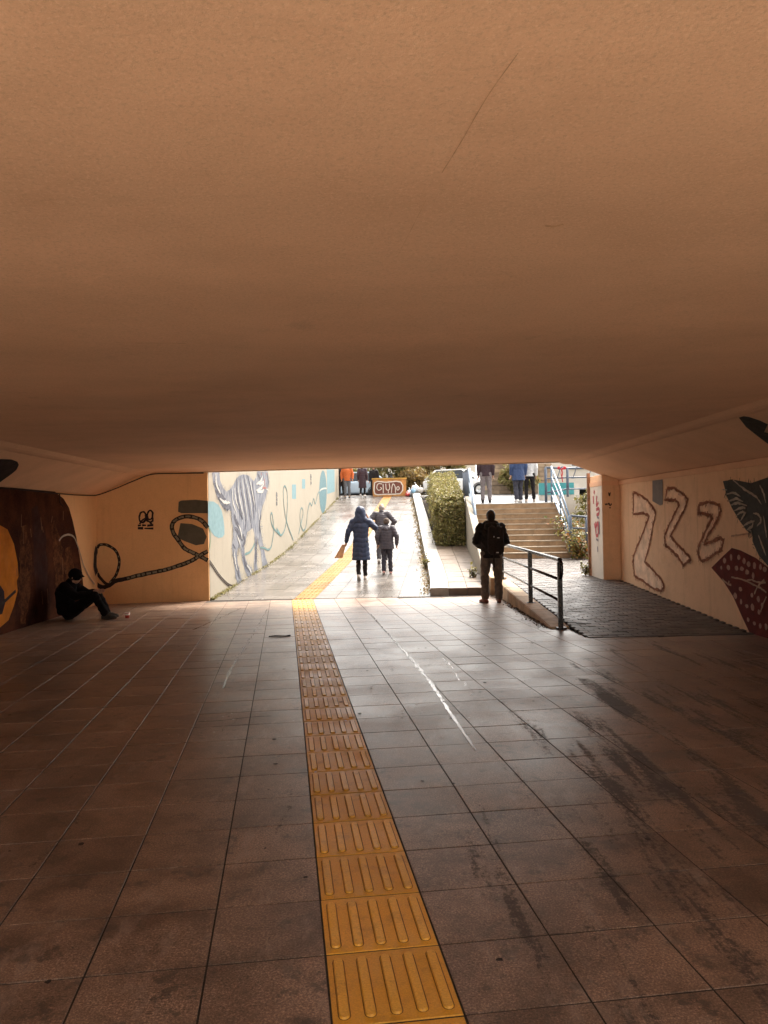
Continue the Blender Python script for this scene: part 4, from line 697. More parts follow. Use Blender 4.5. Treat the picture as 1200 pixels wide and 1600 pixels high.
def blob(name, prims, mat, parent, voxel=.014, smooth=3, quilt=None, wrinkle=0):
    bm = bmesh.new()
    for p in prims: capsule(bm, *p)
    bmesh.ops.recalc_face_normals(bm, faces=bm.faces)
    me = bpy.data.meshes.new('tmp'); bm.to_mesh(me); bm.free()
    o = bpy.data.objects.new('tmp', me); COL.objects.link(o)
    r = o.modifiers.new('r', 'REMESH'); r.mode = 'VOXEL'; r.voxel_size = voxel
    if smooth:
        s = o.modifiers.new('s', 'SMOOTH'); s.factor = .5; s.iterations = smooth
    dg = bpy.context.evaluated_depsgraph_get(); me2 = bpy.data.meshes.new_from_object(o.evaluated_get(dg))
    bpy.data.objects.remove(o); bpy.data.meshes.remove(me)
    if quilt or wrinkle:
        n = len(me2.vertices); co = np.empty(n*3); me2.vertices.foreach_get('co', co); co = co.reshape(-1, 3)
        no = np.empty(n*3); me2.vertices.foreach_get('normal', no); no = no.reshape(-1, 3)
        dsp = np.zeros(n)
        if quilt:
            pitch, amp = quilt; dsp += amp*(np.abs(np.sin(np.pi*(co[:, 2]+.012*np.sin(co[:, 0]*23)+.01*np.sin(co[:, 1]*31))/pitch))**.45-.75)
        if wrinkle:
            dsp += wrinkle*(np.sin(co[:, 2]*58+np.sin(co[:, 0]*37)*2.2+np.sin(co[:, 1]*29)*1.5)*.5+np.sin(co[:, 2]*23+co[:, 0]*41)*.5)
        co += no*dsp[:, None]; me2.vertices.foreach_set('co', co.reshape(-1)); me2.update()
    me2.polygons.foreach_set('use_smooth', [True]*len(me2.polygons)); me2.materials.clear(); me2.name = name
    return link(name, me2, mat, parent)
def cloth(name, c, rough=.75): return pbr('cloth_'+name, c, .25, 25, rough, .25, 350, spec=.25)
SKIN = pbr('skin', (.42, .23, .15), .15, 20, .5, .1, 200)
EYE = pbr('eye', (.02, .015, .012), .1, 20, .2, 0)
BASE = dict(pelvis=(0, 0, .95), waist=(0, 0, 1.08), chest=(0, 0, 1.30), neck=(0, -.005, 1.49), head=(0, .02, 1.635),
            shL=(-.18, 0, 1.425), elL=(-.235, -.03, 1.14), wrL=(-.235, .05, .9), hipL=(-.09, 0, .93), knL=(-.095, .025, .5), anL=(-.1, -.01, .085),
            shR=(.18, 0, 1.425), elR=(.235, -.03, 1.14), wrR=(.235, .05, .9), hipR=(.09, 0, .93), knR=(.095, .025, .5), anR=(.1, -.01, .085), ftL=(0, 1, 0), ftR=(0, 1, 0))
def V3(p): return Vector(p)
def hand(wr_, el_, side, inward):
    d = (wr_-el_).normalized(); s_ = d.cross(Vector(inward)); s_ = s_.normalized() if s_.length > .1 else Vector((1, 0, 0)); nrm = s_.cross(d)
    pc = wr_+d*.085; out = [(wr_, wr_+d*.04, .025, .028), (wr_+d*.03, pc, .03, .028)]
    for k, L in zip((-1.5, -.5, .5, 1.5), (.055, .07, .075, .065)):
        b0 = pc+s_*k*.018; b1 = b0+d*L*.55-nrm*.012; out.append((b0-d*.03, b1, .0105, .0095)); out.append((b1, b1+d*L*.4-nrm*.03, .0095, .008))
    t0 = wr_+d*.03+s_*.028; out.append((t0, t0+d*.035+s_*.022, .013, .011)); out.append((t0+d*.035+s_*.022, t0+d*.065+s_*.018-nrm*.012, .011, .009)); return out
def person(label, loc, heading, H, pose, wear, group=None):
    J = {k: V3(v) for k, v in BASE.items()}; J.update({k: V3(v) for k, v in pose.items()})
    root = empty('person', loc, -R(heading), label, 'person', group); root.scale = (H/1.75,)*3
    h = J['head']; nk = J['neck']; hd = V3(pose.get('look', (0, 1, 0))).normalized(); hs = hd.cross(V3((0, 0, 1))).normalized(); hu = hs.cross(hd)
    P = [(J['pelvis'], J['waist'], .13, .115, 1.1, .8), (J['waist'], J['chest'], .115, .13, 1.15, .8), (J['chest'], nk-V3((0, 0, .07)), .13, .075, 1.2, .8),
         (nk-V3((0, 0, .06)), h-V3((0, 0, .05)), .055, .05),
         (h+hu*.025-hd*.015, h+hu*.02+hd*.02, .088, .083, .92, 1, 1.08), (h-hu*.02+hd*.03, h-hu*.075+hd*.055, .066, .043, .9, .9, 1),
         (h+hd*.092+hu*.01, h+hd*.112-hu*.022, .009, .014), (h-hs*.083-hd*.005, h-hs*.083-hd*.005-hu*.035, .014, .011, .6, 1, 1.3), (h+hs*.083-hd*.005, h+hs*.083-hd*.005-hu*.035, .014, .011, .6, 1, 1.3),
         (h+hd*.095-hu*.055-hs*.018, h+hd*.095-hu*.055+hs*.018, .009, .009)]
    for s_ in 'LR':
        P += [(J['chest']+V3((0, 0, .06)), J['sh'+s_], .06, .052), (J['sh'+s_], J['el'+s_], .048, .036), (J['el'+s_], J['wr'+s_], .037, .025),
              (J['pelvis'], J['hip'+s_], .08, .08), (J['hip'+s_], J['kn'+s_], .078, .05), (J['kn'+s_], J['kn'+s_].lerp(J['an'+s_], .35), .05, .052), (J['kn'+s_].lerp(J['an'+s_], .35), J['an'+s_], .052, .034),
              (J['an'+s_]-V3((0, 0, .04)), J['an'+s_]+V3(J['ft'+s_])*.12-V3((0, 0, .055)), .03, .025)]
        P += hand(J['wr'+s_], J['el'+s_], s_, pose.get('palm'+s_, (1 if s_ == 'L' else -1, 0, .1)))
    body = blob('body', P, SKIN, root, .0095, 1)
    for s_ in (-1, 1):
        bm = bmesh.new(); bmesh.ops.create_uvsphere(bm, u_segments=8, v_segments=6, radius=.0105); e = from_bm('eye', bm, EYE, root, True); e.location = h+hd*.085+hs*.032*s_+hu*.004
    for w in wear: w(root, J, hd, hs, hu, pose)
    return root
def up_(p, z): return Vector((p.x, p.y, p.z+z))
def trousers(mat, r=1.0, cuff=.062, low=.05):
    def f(root, J, hd, hs, hu, pose):
        P = [(J['pelvis'], J['waist'].lerp(J['pelvis'], .3), .142, .135, 1.12, .82)]
        for s in 'LR':
            an = J['an'+s].lerp(J['kn'+s], -.0)
            P += [(J['pelvis'].lerp(J['hip'+s], .6), J['hip'+s], .11, .105), (J['hip'+s], J['kn'+s], .102*r, .07*r), (J['kn'+s], an.lerp(J['kn'+s], .08), .07*r, cuff)]
        blob('trousers', P, mat, root, .014, 3, None, .008)
    return f
def jacket(mat, hem=.86, thick=1.0, quilt=None, flare=0.0, wrinkle=.004, sleeves=True, name='jacket', high=True):
    def f(root, J, hd, hs, hu, pose):
        pv, wa, ch, nk = J['pelvis'], J['waist'], J['chest'], J['neck']; t = thick
        hemp = pv+V3((0, 0, hem-pv.z))
        P = [(hemp, wa, (.165+flare)*t, .155*t, 1.1, .8), (wa, ch, .155*t, .168*t, 1.13, .82), (ch, nk-V3((0, 0, .08)), .168*t, .1*t, 1.2, .82)]
        if high: P += [(nk-V3((0, 0, .05)), nk+V3((0, .0, .02)), .085, .075)]
        for s in 'LR':
            P += [(ch+V3((0, 0, .07)), J['sh'+s], .09*t, .082*t), (J['sh'+s], J['el'+s], .08*t, .064*t), (J['el'+s], J['wr'+s].lerp(J['el'+s], .06), .064*t, .048*t)]
        # flat hem: cut the rounded bottom
        o = blob(name, P, mat, root, .0135, 3, quilt, wrinkle)
        me = o.data; zc = hem-.015
        n = len(me.vertices); co = np.empty(n*3); me.vertices.foreach_get('co', co); co = co.reshape(-1, 3)
        c0 = np.array(pv); near = np.hypot(co[:, 0]-c0[0], (co[:, 1]-c0[1])) < (.165+flare)*t*1.16
        low = (co[:, 2] < zc) & near & (hem < wa.z)
        ins = low.copy(); co[low, 2] = zc+.1*(zc-co[low, 2])*0; me.vertices.foreach_set('co', co.reshape(-1)); me.update()
        return o
    return f
def shoes(mat, sole, boot=0):
    def f(root, J, hd, hs, hu, pose):
        for s in 'LR':
            a = J['an'+s]; d = V3(J['ft'+s]).normalized(); pit = d.z
            heel = a-V3((0, 0, .045))-d*.045; toe = a+d*.16-V3((0, 0, .052))
            P = [(heel, a+d*.08-V3((0, 0, .042)), .042, .045), (a+d*.08-V3((0, 0, .045)), toe, .044, .033, 1.05, 1, .8), (a+V3((0, 0, .0)), heel+d*.03, .05, .045)]
            if boot: P.append((a+V3((0, 0, boot)), a, .055, .05))
            sh = blob('shoe', P, mat, root, .011, 2)
            Q = [(heel-V3((0, 0, .028)), a+d*.06-V3((0, 0, .075)), .043, .046, 1, 1, .32), (a+d*.06-V3((0, 0, .075)), toe-V3((0, 0, .024)), .046, .038, 1.05, 1, .35)]
            so = blob('sole', Q, sole, root, .01, 1); so.parent = sh
    return f
def hair(mat, bald=False, long=0):
    def f(root, J, hd, hs, hu, pose):
        h = J['head']; P = [(h+hu*.035-hd*.028, h+hu*.035+hd*.012, .094, .088, .96, 1, 1.05), (h-hd*.04-hu*.005, h-hd*.03-hu*.06, .078, .06)]
        if bald: P = [(h-hd*.045-hu*.01, h-hd*.03-hu*.065, .078, .058), (h-hs*.06-hd*.02, h-hs*.06-hd*.02-hu*.03, .035, .03), (h+hs*.06-hd*.02, h+hs*.06-hd*.02-hu*.03, .035, .03)]
        if long: P.append((h-hd*.05, h-hd*.07-hu*long, .085, .06))
        blob('hair', P, mat, root, .011, 1, None, .0025)
    return f
def hood_up(mat):
    def f(root, J, hd, hs, hu, pose):
        h = J['head']; n = J['neck']
        blob('hood', [(h+hu*.045-hd*.04, h+hu*.04+hd*.03, .125, .118, .98, 1, 1.05), (h-hd*.04, n-V3((0, .02, .02)), .125, .135, 1.1, .9), (n-V3((.09, .02, .03)), n-V3((-.09, .02, .03)), .1, .1), (h-hu*.06+hd*.02, n+V3((0, .02, 0)), .1, .11)], mat, root, .0135, 3, None, .005)
    return f
def hood_down(mat):
    def f(root, J, hd, hs, hu, pose):
        n = J['neck']; blob('hood', [(n+V3((-.085, -.03, -.015)), n+V3((.085, -.03, -.015)), .07, .07), (n+V3((-.06, -.1, -.06)), n+V3((.06, -.1, -.06)), .075, .075), (n+V3((0, -.12, -.09)), n+V3((0, -.11, -.16)), .08, .045), (n+V3((-.085, .03, -.01)), n+V3((.085, .03, -.01)), .055, .055)], mat, root, .013, 3, None, .004)
    return f
def beanie(mat, brim=False):
    def f(root, J, hd, hs, hu, pose):
        h = J['head']; P = [(h+hu*.045-hd*.02, h+hu*.05+hd*.012, .1, .094, .97, 1, .95), (h+hu*.02-hd*.025, h+hu*.02+hd*.02, .101, .096)]
        if brim: P += [(h+hu*.045+hd*.08-hs*.03, h+hu*.045+hd*.08+hs*.03, .045, .045, 1, 1, .25), (h+hu*.04+hd*.13-hs*.02, h+hu*.04+hd*.13+hs*.02, .03, .03, 1, 1, .25)]
        blob('cap' if brim else 'beanie', P, mat, root, .011, 2)
    return f
BLK = cloth('black', (.013, .010, .010)); BLK2 = cloth('black2', (.018, .012, .011)); BLK_SHADE = pbr('cloth_black_shade', (.006, .004, .004), .3, 20, .95, .2, 300, spec=.08); NAVY = cloth('navy', (.03, .043, .085), .5); GREYP = cloth('grey_trouser', (.115, .09, .075))  # seated man's black cloth is deepened to carry the shade round him
WHT = cloth('white_shoe', (.68, .64, .60), .5); SOLE = cloth('sole', (.5, .47, .43)); DSOLE = cloth('dark_sole', (.05, .035, .03)); HAIRD = cloth('dark_hair', (.018, .012, .009), .5); HAIRG = cloth('grey_hair', (.28, .25, .23), .6)
PUFF = cloth('dark_puffer', (.072, .066, .075), .45); PUFF2 = cloth('plum_puffer', (.068, .062, .074), .45); DNAVY = cloth('dark_navy', (.045, .045, .06)); RED = cloth('russet_shoe', (.16, .055, .04), .5)

# man standing by the railing
person('man in black hoodie and grey trousers standing by the dark railing', (2.215, 14.3, 0), 4, 1.745,
    dict(shL=(-.185, 0, 1.42), elL=(-.285, .0, 1.15), wrL=(-.17, .19, 1.04), shR=(.185, 0, 1.42), elR=(.285, .0, 1.15), wrR=(.17, .19, 1.04),
         hipL=(-.09, 0, .93), knL=(-.125, .03, .5), anL=(-.125, .0, .085), knR=(.125, .02, .5), anR=(.135, .04, .085), ftL=(-.45, .85, 0), ftR=(.1, 1, 0), head=(.01, .05, 1.61), look=(.05, 1, -.25)),
    [trousers(GREYP, 1.12, .074), jacket(BLK, .86, 1.10, None, .0, .011), hood_down(BLK), hair(HAIRD, False, .09), shoes(RED, DSOLE)])
# the pack on his back
bp = empty('backpack', (2.27, 14.10, 1.08), -R(4), 'slim black backpack on the back of the standing man', 'backpack')
blob('pack', [((-.06, -.02, .28), (-.055, -.03, -.08), .085, .10, 1, .6), ((.06, -.02, .28), (.055, -.03, -.08), .085, .10, 1, .6), ((-.04, -.07, .08), (-.04, -.07, -.08), .055, .055, 1, .7), ((.04, -.07, .08), (.04, -.07, -.08), .055, .055, 1, .7)], BLK2, bp, .012, 3, None, .003)
for sx in (-1, 1): tube('strap', catmull([(sx*.06, -.02, .34), (sx*.08, .08, .40), (sx*.10, .17, .37), (sx*.12, .22, .28)], 5), .014, BLK2, bp, 6)
tube('hanging_strap', catmull([(-.035, -.08, -.12), (-.045, -.085, -.25), (-.04, -.08, -.40)], 5), .017, BLK2, bp, 6)
TAGM = pbr('reflective_tag', (.5, .47, .45), .2, 10, .3, 0)
box('tag', .02, .06, -.119, -.112, .135, .15, TAGM, bp); box('tag', .0, .04, -.118, -.108, -.135, -.118, TAGM, bp); box('tag', -.045, -.03, -.095, -.088, .15, .175, TAGM, bp)

# woman in the long coat walking up the ramp
yw = 18.25
person('woman in long navy quilted coat with hood up walking up the ramp', (-.27, yw, zr(yw)), 2, 1.70,
    dict(elL=(-.31, -.03, 1.16), wrL=(-.36, .03, .93), shR=(.175, 0, 1.42), elR=(.37, .06, 1.26), wrR=(.2, .09, 1.49), palmR=(0, 1, 0), knL=(-.075, .03, .5), anL=(-.06, -.10, .12), ftL=(0, .85, -.5), knR=(.085, .06, .5), anR=(.09, .10, .085)),
    [trousers(BLK, .86, .055), jacket(NAVY, .5, 1.06, (.115, .013), .03, .002, name='coat'), hood_up(NAVY), shoes(WHT, SOLE)])
bag = empty('paper_bag', (-.27-.41, yw+.02, zr(yw)+.66), R(8), 'folded tan paper bag in the left hand of the woman in navy', 'bag')
bm = bmesh.new(); abox(bm, -.10, .10, -.025, .025, -.13, .17)
for v in bm.verts:
    t = (v.co.z+.13)/.30; v.co.x = v.co.x*(1.0-.62*t)+(-.13*(1-t)); v.co.y *= (1-.5*t); 
bmesh.ops.subdivide_edges(bm, edges=bm.edges[:], cuts=3, use_grid_fill=True)
for v in bm.verts: v.co += Vector((random.uniform(-.006, .006), random.uniform(-.006, .006), random.uniform(-.004, .004)))
from_bm('bag_body', bm, pbr('kraft_paper', (.5, .29, .15), .25, 12, .7, .4, 60), bag); box('folded_rim', -.045, .04, -.02, .02, .165, .185, pbr('kraft_paper', (.42, .22, .10)), bag)
# man in quilted jacket
ym_ = 21.35
person('man with thinning grey hair in dark quilted jacket, ahead on the ramp', (.27, ym_, zr(ym_)), 3, 1.68,
    dict(elL=(-.38, -.05, 1.2), wrL=(-.24, .1, 1.0), elR=(.38, -.05, 1.2), wrR=(.24, .1, 1.0), waist=(0, .02, 1.08), chest=(0, .06, 1.3), neck=(0, .08, 1.47), head=(.0, .13, 1.60), shL=(-.19, .06, 1.42), shR=(.19, .06, 1.42), look=(0, 1, -.3),
         knL=(-.09, -.02, .5), anL=(-.09, -.14, .12), ftL=(0, .85, -.5), knR=(.09, .12, .52), anR=(.09, .16, .085)),
    [trousers(cloth('charcoal', (.07, .066, .072)), 1.05, .065), jacket(PUFF, .84, 1.1, (.062, .011), .0, .001), hair(HAIRG, True), shoes(WHT, SOLE)])
# child
yc = 19.15
person('child in dark quilted jacket and knit hat walking behind the man', (.36, yc, zr(yc)), 2, 1.40,
    dict(elL=(-.30, -.04, 1.17), wrL=(-.27, .05, .95), elR=(.32, -.05, 1.17), wrR=(.31, .0, .92), anL=(-.105, -.05, .10), ftL=(0, .95, -.2), knL=(-.1, .03, .5), anR=(.11, .03, .085), chest=(0, .03, 1.3), neck=(0, .04, 1.48), head=(0, .08, 1.62)),
    [trousers(DNAVY, 1.06, .068), jacket(PUFF2, .80, 1.22, (.085, .012), .01, .001), hood_down(PUFF2), hair(HAIRD), beanie(cloth('taupe_knit', (.10, .075, .06))), shoes(cloth('pink_shoe', (.5, .28, .25)), SOLE)])
# people at the top of the ramp
zt = zr(39.3)
walkp = dict(anL=(-.1, -.08, .1), knL=(-.09, .03, .5), anR=(.1, .1, .085), knR=(.09, .08, .5))
person('person in orange jacket and grey trousers at the top of the ramp', (-1.22, 39.0, zr(39.0)), 180, 1.78, dict(walkp, elL=(-.28, -.02, 1.15), wrL=(-.27, .06, .92), elR=(.28, -.02, 1.15), wrR=(.27, .06, .92)),
    [trousers(cloth('midgrey', (.13, .13, .14)), 1.1, .075), jacket(cloth('orange', (.55, .13, .035)), .84, 1.12), hair(HAIRD), shoes(cloth('tan_shoe', (.2, .12, .07)), DSOLE)])
person('person in black standing at the wall corner beside the orange jacket', (-1.55, 40.0, 2.795), 190, 1.76, dict(walkp), [trousers(BLK, 1.1, .07), jacket(BLK2, .82, 1.08), hair(HAIRD), shoes(BLK, DSOLE)])
person('person in long dark plum coat and white shoes at the ramp top', (-.45, 39.7, 2.795), 10, 1.70, dict(walkp), [trousers(BLK, .9, .055), jacket(cloth('plum_coat', (.05, .03, .038), .5), .46, 1.08, (.12, .01), .02, .001, name='coat'), hair(HAIRD, False, .12), shoes(WHT, SOLE)])
person('person in dark clothes behind the orange painted box', (.15, 42.0, 2.8), 200, 1.74, dict(walkp), [trousers(BLK, 1.0, .065), jacket(BLK, .84, 1.08), hair(HAIRD), shoes(BLK, DSOLE)])
# people at the head of the stairs
ya = 25.4
person('person in dark plum top and grey trousers at the head of the stairs', (3.80, ya, zp(ya)), 8, 1.80, dict(knL=(-.1, .03, .5), anL=(-.11, -.03, .085), anR=(.12, .05, .085), knR=(.11, .05, .5)), [trousers(cloth('ash', (.2, .17, .17)), 1.05, .066), jacket(cloth('plum_top', (.05, .03, .035)), .87, 1.0), hair(HAIRD), shoes(BLK, DSOLE)])
person('person in blue jacket and black trousers at the head of the stairs', (4.85, 25.2, zp(25.2)), 350, 1.80, dict(walkp), [trousers(DNAVY, 1.08, .07), jacket(cloth('blue_jacket', (.035, .06, .14), .5), .72, 1.14, None, .01), hair(HAIRD), shoes(WHT, SOLE)])
person('person in pale shirt and black trousers right of the blue jacket', (5.27, 25.5, zp(25.5)), 4, 1.72, dict(anL=(-.12, -.06, .085), knL=(-.1, .0, .5), anR=(.16, .08, .085), knR=(.13, .06, .5)), [trousers(BLK, .95, .06), jacket(cloth('pale_shirt', (.6, .6, .6)), .88, .98), hair(HAIRD, False, .15), shoes(cloth('beige_shoe', (.45, .36, .3)), SOLE)])
# seated man against the left wall, facing into the passage (his local +Y points to world +X)
person('man in dark clothes and peaked cap seated on the floor against the left wall', (-5.14, 13.1, 0), 90, 1.70,
    dict(pelvis=(0, -.02, .13), waist=(0, -.08, .27), chest=(0, -.06, .47), neck=(0, .02, .64), head=(0, .10, .75), look=(0, 1, -.42),
         shL=(-.18, -.02, .58), shR=(.18, -.02, .58), elL=(-.27, .22, .42), elR=(.25, .2, .42), wrL=(-.14, .42, .46), wrR=(.12, .43, .46),
         hipL=(-.09, .02, .12), hipR=(.09, .02, .12), knL=(-.13, .44, .42), knR=(.12, .47, .42), anL=(-.1, .62, .09), anR=(.1, .66, .09), ftL=(-.1, 1, .05), ftR=(.1, 1, .05)),
    [trousers(BLK_SHADE, 1.05, .068), jacket(BLK_SHADE, .12, 1.15, None, .02, .006), hair(HAIRD), beanie(BLK_SHADE, True), shoes(cloth('dark_shoe', (.05, .04, .032)), DSOLE)])
cupm = pbr('red_paper', (.50, .05, .03), .2, 20, .5, 0); cw = pbr('white_paper', (.7, .66, .6), .1, 20, .6, 0)
cup = empty('paper_cup', (-4.18, 13.12, 0.002), 0, 'small red and white paper cup on the floor before the seated man', 'cup')
def lathe(name, prof, mat, parent, seg=20):
    V = []; F = []; n = len(prof)
    for r, z in prof:
        for k in range(seg): a = 2*math.pi*k/seg; V.append((r*math.cos(a), r*math.sin(a), z))
    for i in range(n-1):
        for k in range(seg): F.append((i*seg+k, i*seg+(k+1) % seg, (i+1)*seg+(k+1) % seg, (i+1)*seg+k))
    return mesh(name, V, F, mat, parent, True)
lathe('cup_body', [(.001, 0), (.032, 0), (.042, .085), (.040, .085), (.031, .004), (.001, .004)], cupm, cup); lathe('white_band', [(.0385, .048), (.0416, .078), (.0425, .078), (.0395, .048)], cw, cup)
lathe('rim', [(.0415, .084), (.045, .087), (.0445, .091), (.0405, .088), (.0415, .084)], cw, cup)
tw = tag(tube('twig', [(-1.45, 10.62, .012), (-1.36, 10.64, .016), (-1.22, 10.63, .012), (-1.16, 10.68, .012)], [.008, .011, .009, .012], pbr('twig_bark', (.03, .02, .015)), None, 6), 'short dark twig lying on the floor left of the yellow strip', 'twig')
# ================================================================== vegetation
def m_leaf(name, cs, rough=.5):
    s = NT(name); oi = s.n('ShaderNodeNewGeometry'); rp = oi.outputs['Random Per Island']
    n = len(cs); col = s.ramp(rp, [(i/(n-1), c) for i, c in enumerate(cs)])
    col = s.mix(s.ramp(s.noise(1.6, 4, .6), [(.35, 0.0), (.7, .35)]), col, cs[0])
    s.b.inputs['Subsurface Weight'].default_value = 0
    tb = s.n('ShaderNodeBsdfTranslucent'); s.l(col, tb.inputs[0]); ms = s.n('ShaderNodeMixShader'); ms.inputs[0].default_value = .35
    s.set(col, rough, 0, .35); out = [x for x in s.t.nodes if x.type == 'OUTPUT_MATERIAL'][0]
    s.l(s.b.outputs[0], ms.inputs[1]); s.l(tb.outputs[0], ms.inputs[2]); s.l(ms.outputs[0], out.inputs[0]); return s.m
def leaves(name, C, N, size, mat, parent, spread=.6, asp=1.7):
    """one folded leaf (2 quads) per centre; C (n,3) centres, N (n,3) preferred normals"""
    n = len(C); N = N+rng.normal(0, spread, (n, 3)); N /= np.linalg.norm(N, axis=1)[:, None]+1e-9
    A = np.cross(N, rng.normal(0, 1, (n, 3))); A /= np.linalg.norm(A, axis=1)[:, None]+1e-9; B = np.cross(N, A)
    s = size*rng.uniform(.6, 1.35, n)[:, None]; l = s*asp
    tip = C+A*l; base = C-A*l; mid0 = C+N*0; el = C+B*s*.8+N*s*.35; er = C-B*s*.8+N*s*.35
    V = np.stack([base, er, tip, el], 1).reshape(-1, 3); F = []
    me = bpy.data.meshes.new(name); me.vertices.add(len(V)); me.vertices.foreach_set('co', V.reshape(-1))
    idx = np.arange(n)*4; tri = np.stack([idx, idx+1, idx+2, idx, idx+2, idx+3], 1).reshape(-1)
    me.loops.add(len(tri)); me.loops.foreach_set('vertex_index', tri.astype(np.int32)); m_ = len(tri)//3
    me.polygons.add(m_); me.polygons.foreach_set('loop_start', np.arange(m_, dtype=np.int32)*3); me.polygons.foreach_set('loop_total', np.full(m_, 3, np.int32)); me.update(calc_edges=True)
    return link(name, me, mat, parent)
L_HEDGE = m_leaf('hedge_leaf', [(.10, .09, .03), (.18, .165, .05), (.30, .27, .08), (.19, .13, .06), (.42, .37, .15)])
L_AUT = m_leaf('autumn_leaf', [(.14, .085, .03), (.26, .16, .045), (.20, .13, .06), (.30, .22, .08), (.16, .14, .05)])
L_GRN = m_leaf('yellowgreen_leaf', [(.09, .09, .025), (.16, .15, .045), (.24, .21, .07), (.30, .22, .09)])
L_IVY = m_leaf('ivy_leaf', [(.07, .085, .025), (.16, .16, .05), (.30, .24, .06), (.34, .12, .04), (.12, .12, .03)])
M_BARK = pbr('bark', (.10, .075, .055), .4, 14, .9, .6, 40, stretch=(1, 1, .3), bdist=.02)
# hedge: clipped box that follows the slope
hd_ = empty('hedge', (2.4, 23.95, .75), 0, 'clipped green hedge between the ramp and the stairs', 'hedge'); ho = Vector((2.4, 23.95, .75))
def hx0(y): return 2.08+.055*(y-23.9)
def hx1(y): return 2.88+.085*(y-23.9)
def hz0(y): return zr(y)+.15
def hz1(y): return 2.10+.128*(y-23.9)
n = 42000; y = 23.9+12.2*rng.random(n)**1.7; which = rng.random(n)
x0 = np.array([hx0(v) for v in y]); x1 = np.array([hx1(v) for v in y]); z0 = np.array([hz0(v) for v in y]); z1 = np.array([hz1(v) for v in y])
a = rng.random(n); b = rng.random(n); C = np.zeros((n, 3)); N = np.zeros((n, 3)); dp = np.abs(rng.normal(0, .05, n)); out_ = rng.random(n) < .06; dp[out_] = -rng.random(out_.sum())*.16
lump = .09*np.sin(y*3.1+a*4)+.07*np.sin(a*11+y*5+b*4)+.06*np.sin(b*13+y*2)
f = which < .34; C[f] = np.stack([x0+(x1-x0)*a, 23.9+dp*1.2-lump, z0+(z1-z0)*b], 1)[f]; N[f] = (0, -1, .3)
f = (which >= .34) & (which < .72); C[f] = np.stack([x0+(x1-x0)*a, y, z1-dp+lump], 1)[f]; N[f] = (0, 0, 1)
f = (which >= .72) & (which < .92); C[f] = np.stack([x0+dp-lump, y, z0+(z1-z0)*b], 1)[f]; N[f] = (-1, 0, .3)
f = which >= .92; C[f] = np.stack([x1-dp, y, z0+(z1-z0)*b], 1)[f]; N[f] = (1, 0, .3)
fr = which < .34; y_ = np.where(fr, 23.9, y); 
C[fr, 0] = (2.08+.8*a)[fr]; C[fr, 2] = (hz0(23.9)+(hz1(23.9)-hz0(23.9))*b+.04*np.sin(a*17))[fr]
leaves('foliage', C-np.array(ho), N, .026, L_HEDGE, hd_, .75)
ys_ = [24.08, 27, 30, 33, 35.9]
hexa('dark_core', [Vector((hx0(24.08)+.14, 24.08, hz0(24.08)))-ho, Vector((hx1(24.08)-.12, 24.08, hz0(24.08)))-ho, Vector((hx1(35.9)-.12, 35.9, hz0(35.9)))-ho, Vector((hx0(35.9)+.14, 35.9, hz0(35.9)))-ho],
     [Vector((hx0(24.08)+.14, 24.08, hz1(24.08)-.2))-ho, Vector((hx1(24.08)-.12, 24.08, hz1(24.08)-.2))-ho, Vector((hx1(35.9)-.12, 35.9, hz1(35.9)-.2))-ho, Vector((hx0(35.9)+.14, 35.9, hz1(35.9)-.2))-ho], M_SOIL, hd_)  # solid dark filler inside the hedge, added against see-through
def tree(name, label, base, h, rad, nl, mat, trunk_r, low=.45, group=None, cat='tree', size=.07, flat=.8):
    e = empty(name, base, 0, label, cat, group); bm = bmesh.new(); r_ = random.Random(sum(map(ord, label))+int(base[0]*7))
    tp = [Vector((0, 0, -.1)), Vector((r_.uniform(-.1, .1), r_.uniform(-.1, .1), h*.3)), Vector((r_.uniform(-.2, .2), r_.uniform(-.2, .2), h*.6)), Vector((r_.uniform(-.3, .3), 0, h*.9))]
    atube(bm, catmull(tp, 4), [trunk_r*(1-.8*i/12) for i in range(13)], 8); cl = []
    for k in range(16):
        t = r_.uniform(low*.8, .9); p = tp[0].lerp(tp[3], t); a = r_.uniform(0, 6.28); L = rad*r_.uniform(.5, 1)*(1.1-.4*t)
        q = p+Vector((math.cos(a)*L, math.sin(a)*L, r_.uniform(.1, .5)*L*flat)); atube(bm, [p, p.lerp(q, .5)+Vector((0, 0, .08*L)), q], [trunk_r*.35, trunk_r*.22, trunk_r*.08], 5)
        cl += [(q, rad*r_.uniform(.22, .42)), (p.lerp(q, .6), rad*r_.uniform(.2, .35))]
    cl.append((tp[3], rad*.4)); from_bm('trunk', bm, M_BARK, e, True)
    C = []; N = []
    for k in range(nl):
        c, r = cl[r_.randrange(len(cl))]; d = Vector((r_.gauss(0, 1), r_.gauss(0, 1), r_.gauss(0, 1))).normalized(); C.append(c+d*r*(r_.random()**.45)*Vector((1, 1, .8)).length/1.62); N.append(d)
    leaves('crown', np.array([tuple(c) for c in C]), np.array([tuple(d) for d in N]), size, mat, e, .8); return e
tree('shrub', 'large yellow-green bush behind the painted box', (1.15, 45.5, 2.79), 3.2, 1.9, 5200, L_GRN, .07, .05, 'bushes behind the ramp', 'bush')
tree('shrub', 'russet brown bush left of the pale tree trunk', (2.9, 47.5, 2.79), 3.6, 2.0, 5200, L_AUT, .08, .05, 'bushes behind the ramp', 'bush')
tree('shrub', 'dull ochre bush low behind the plastic bags', (2.55, 44.0, 2.79), 1.9, 1.1, 2600, L_AUT, .05, .05, 'bushes behind the ramp', 'bush')
tree('tree', 'slim tree behind the bushes at the end of the ramp', (3.5, 51.5, 2.79), 5.0, 1.9, 4000, L_AUT, .16, .35, 'street trees', 'tree', .09)
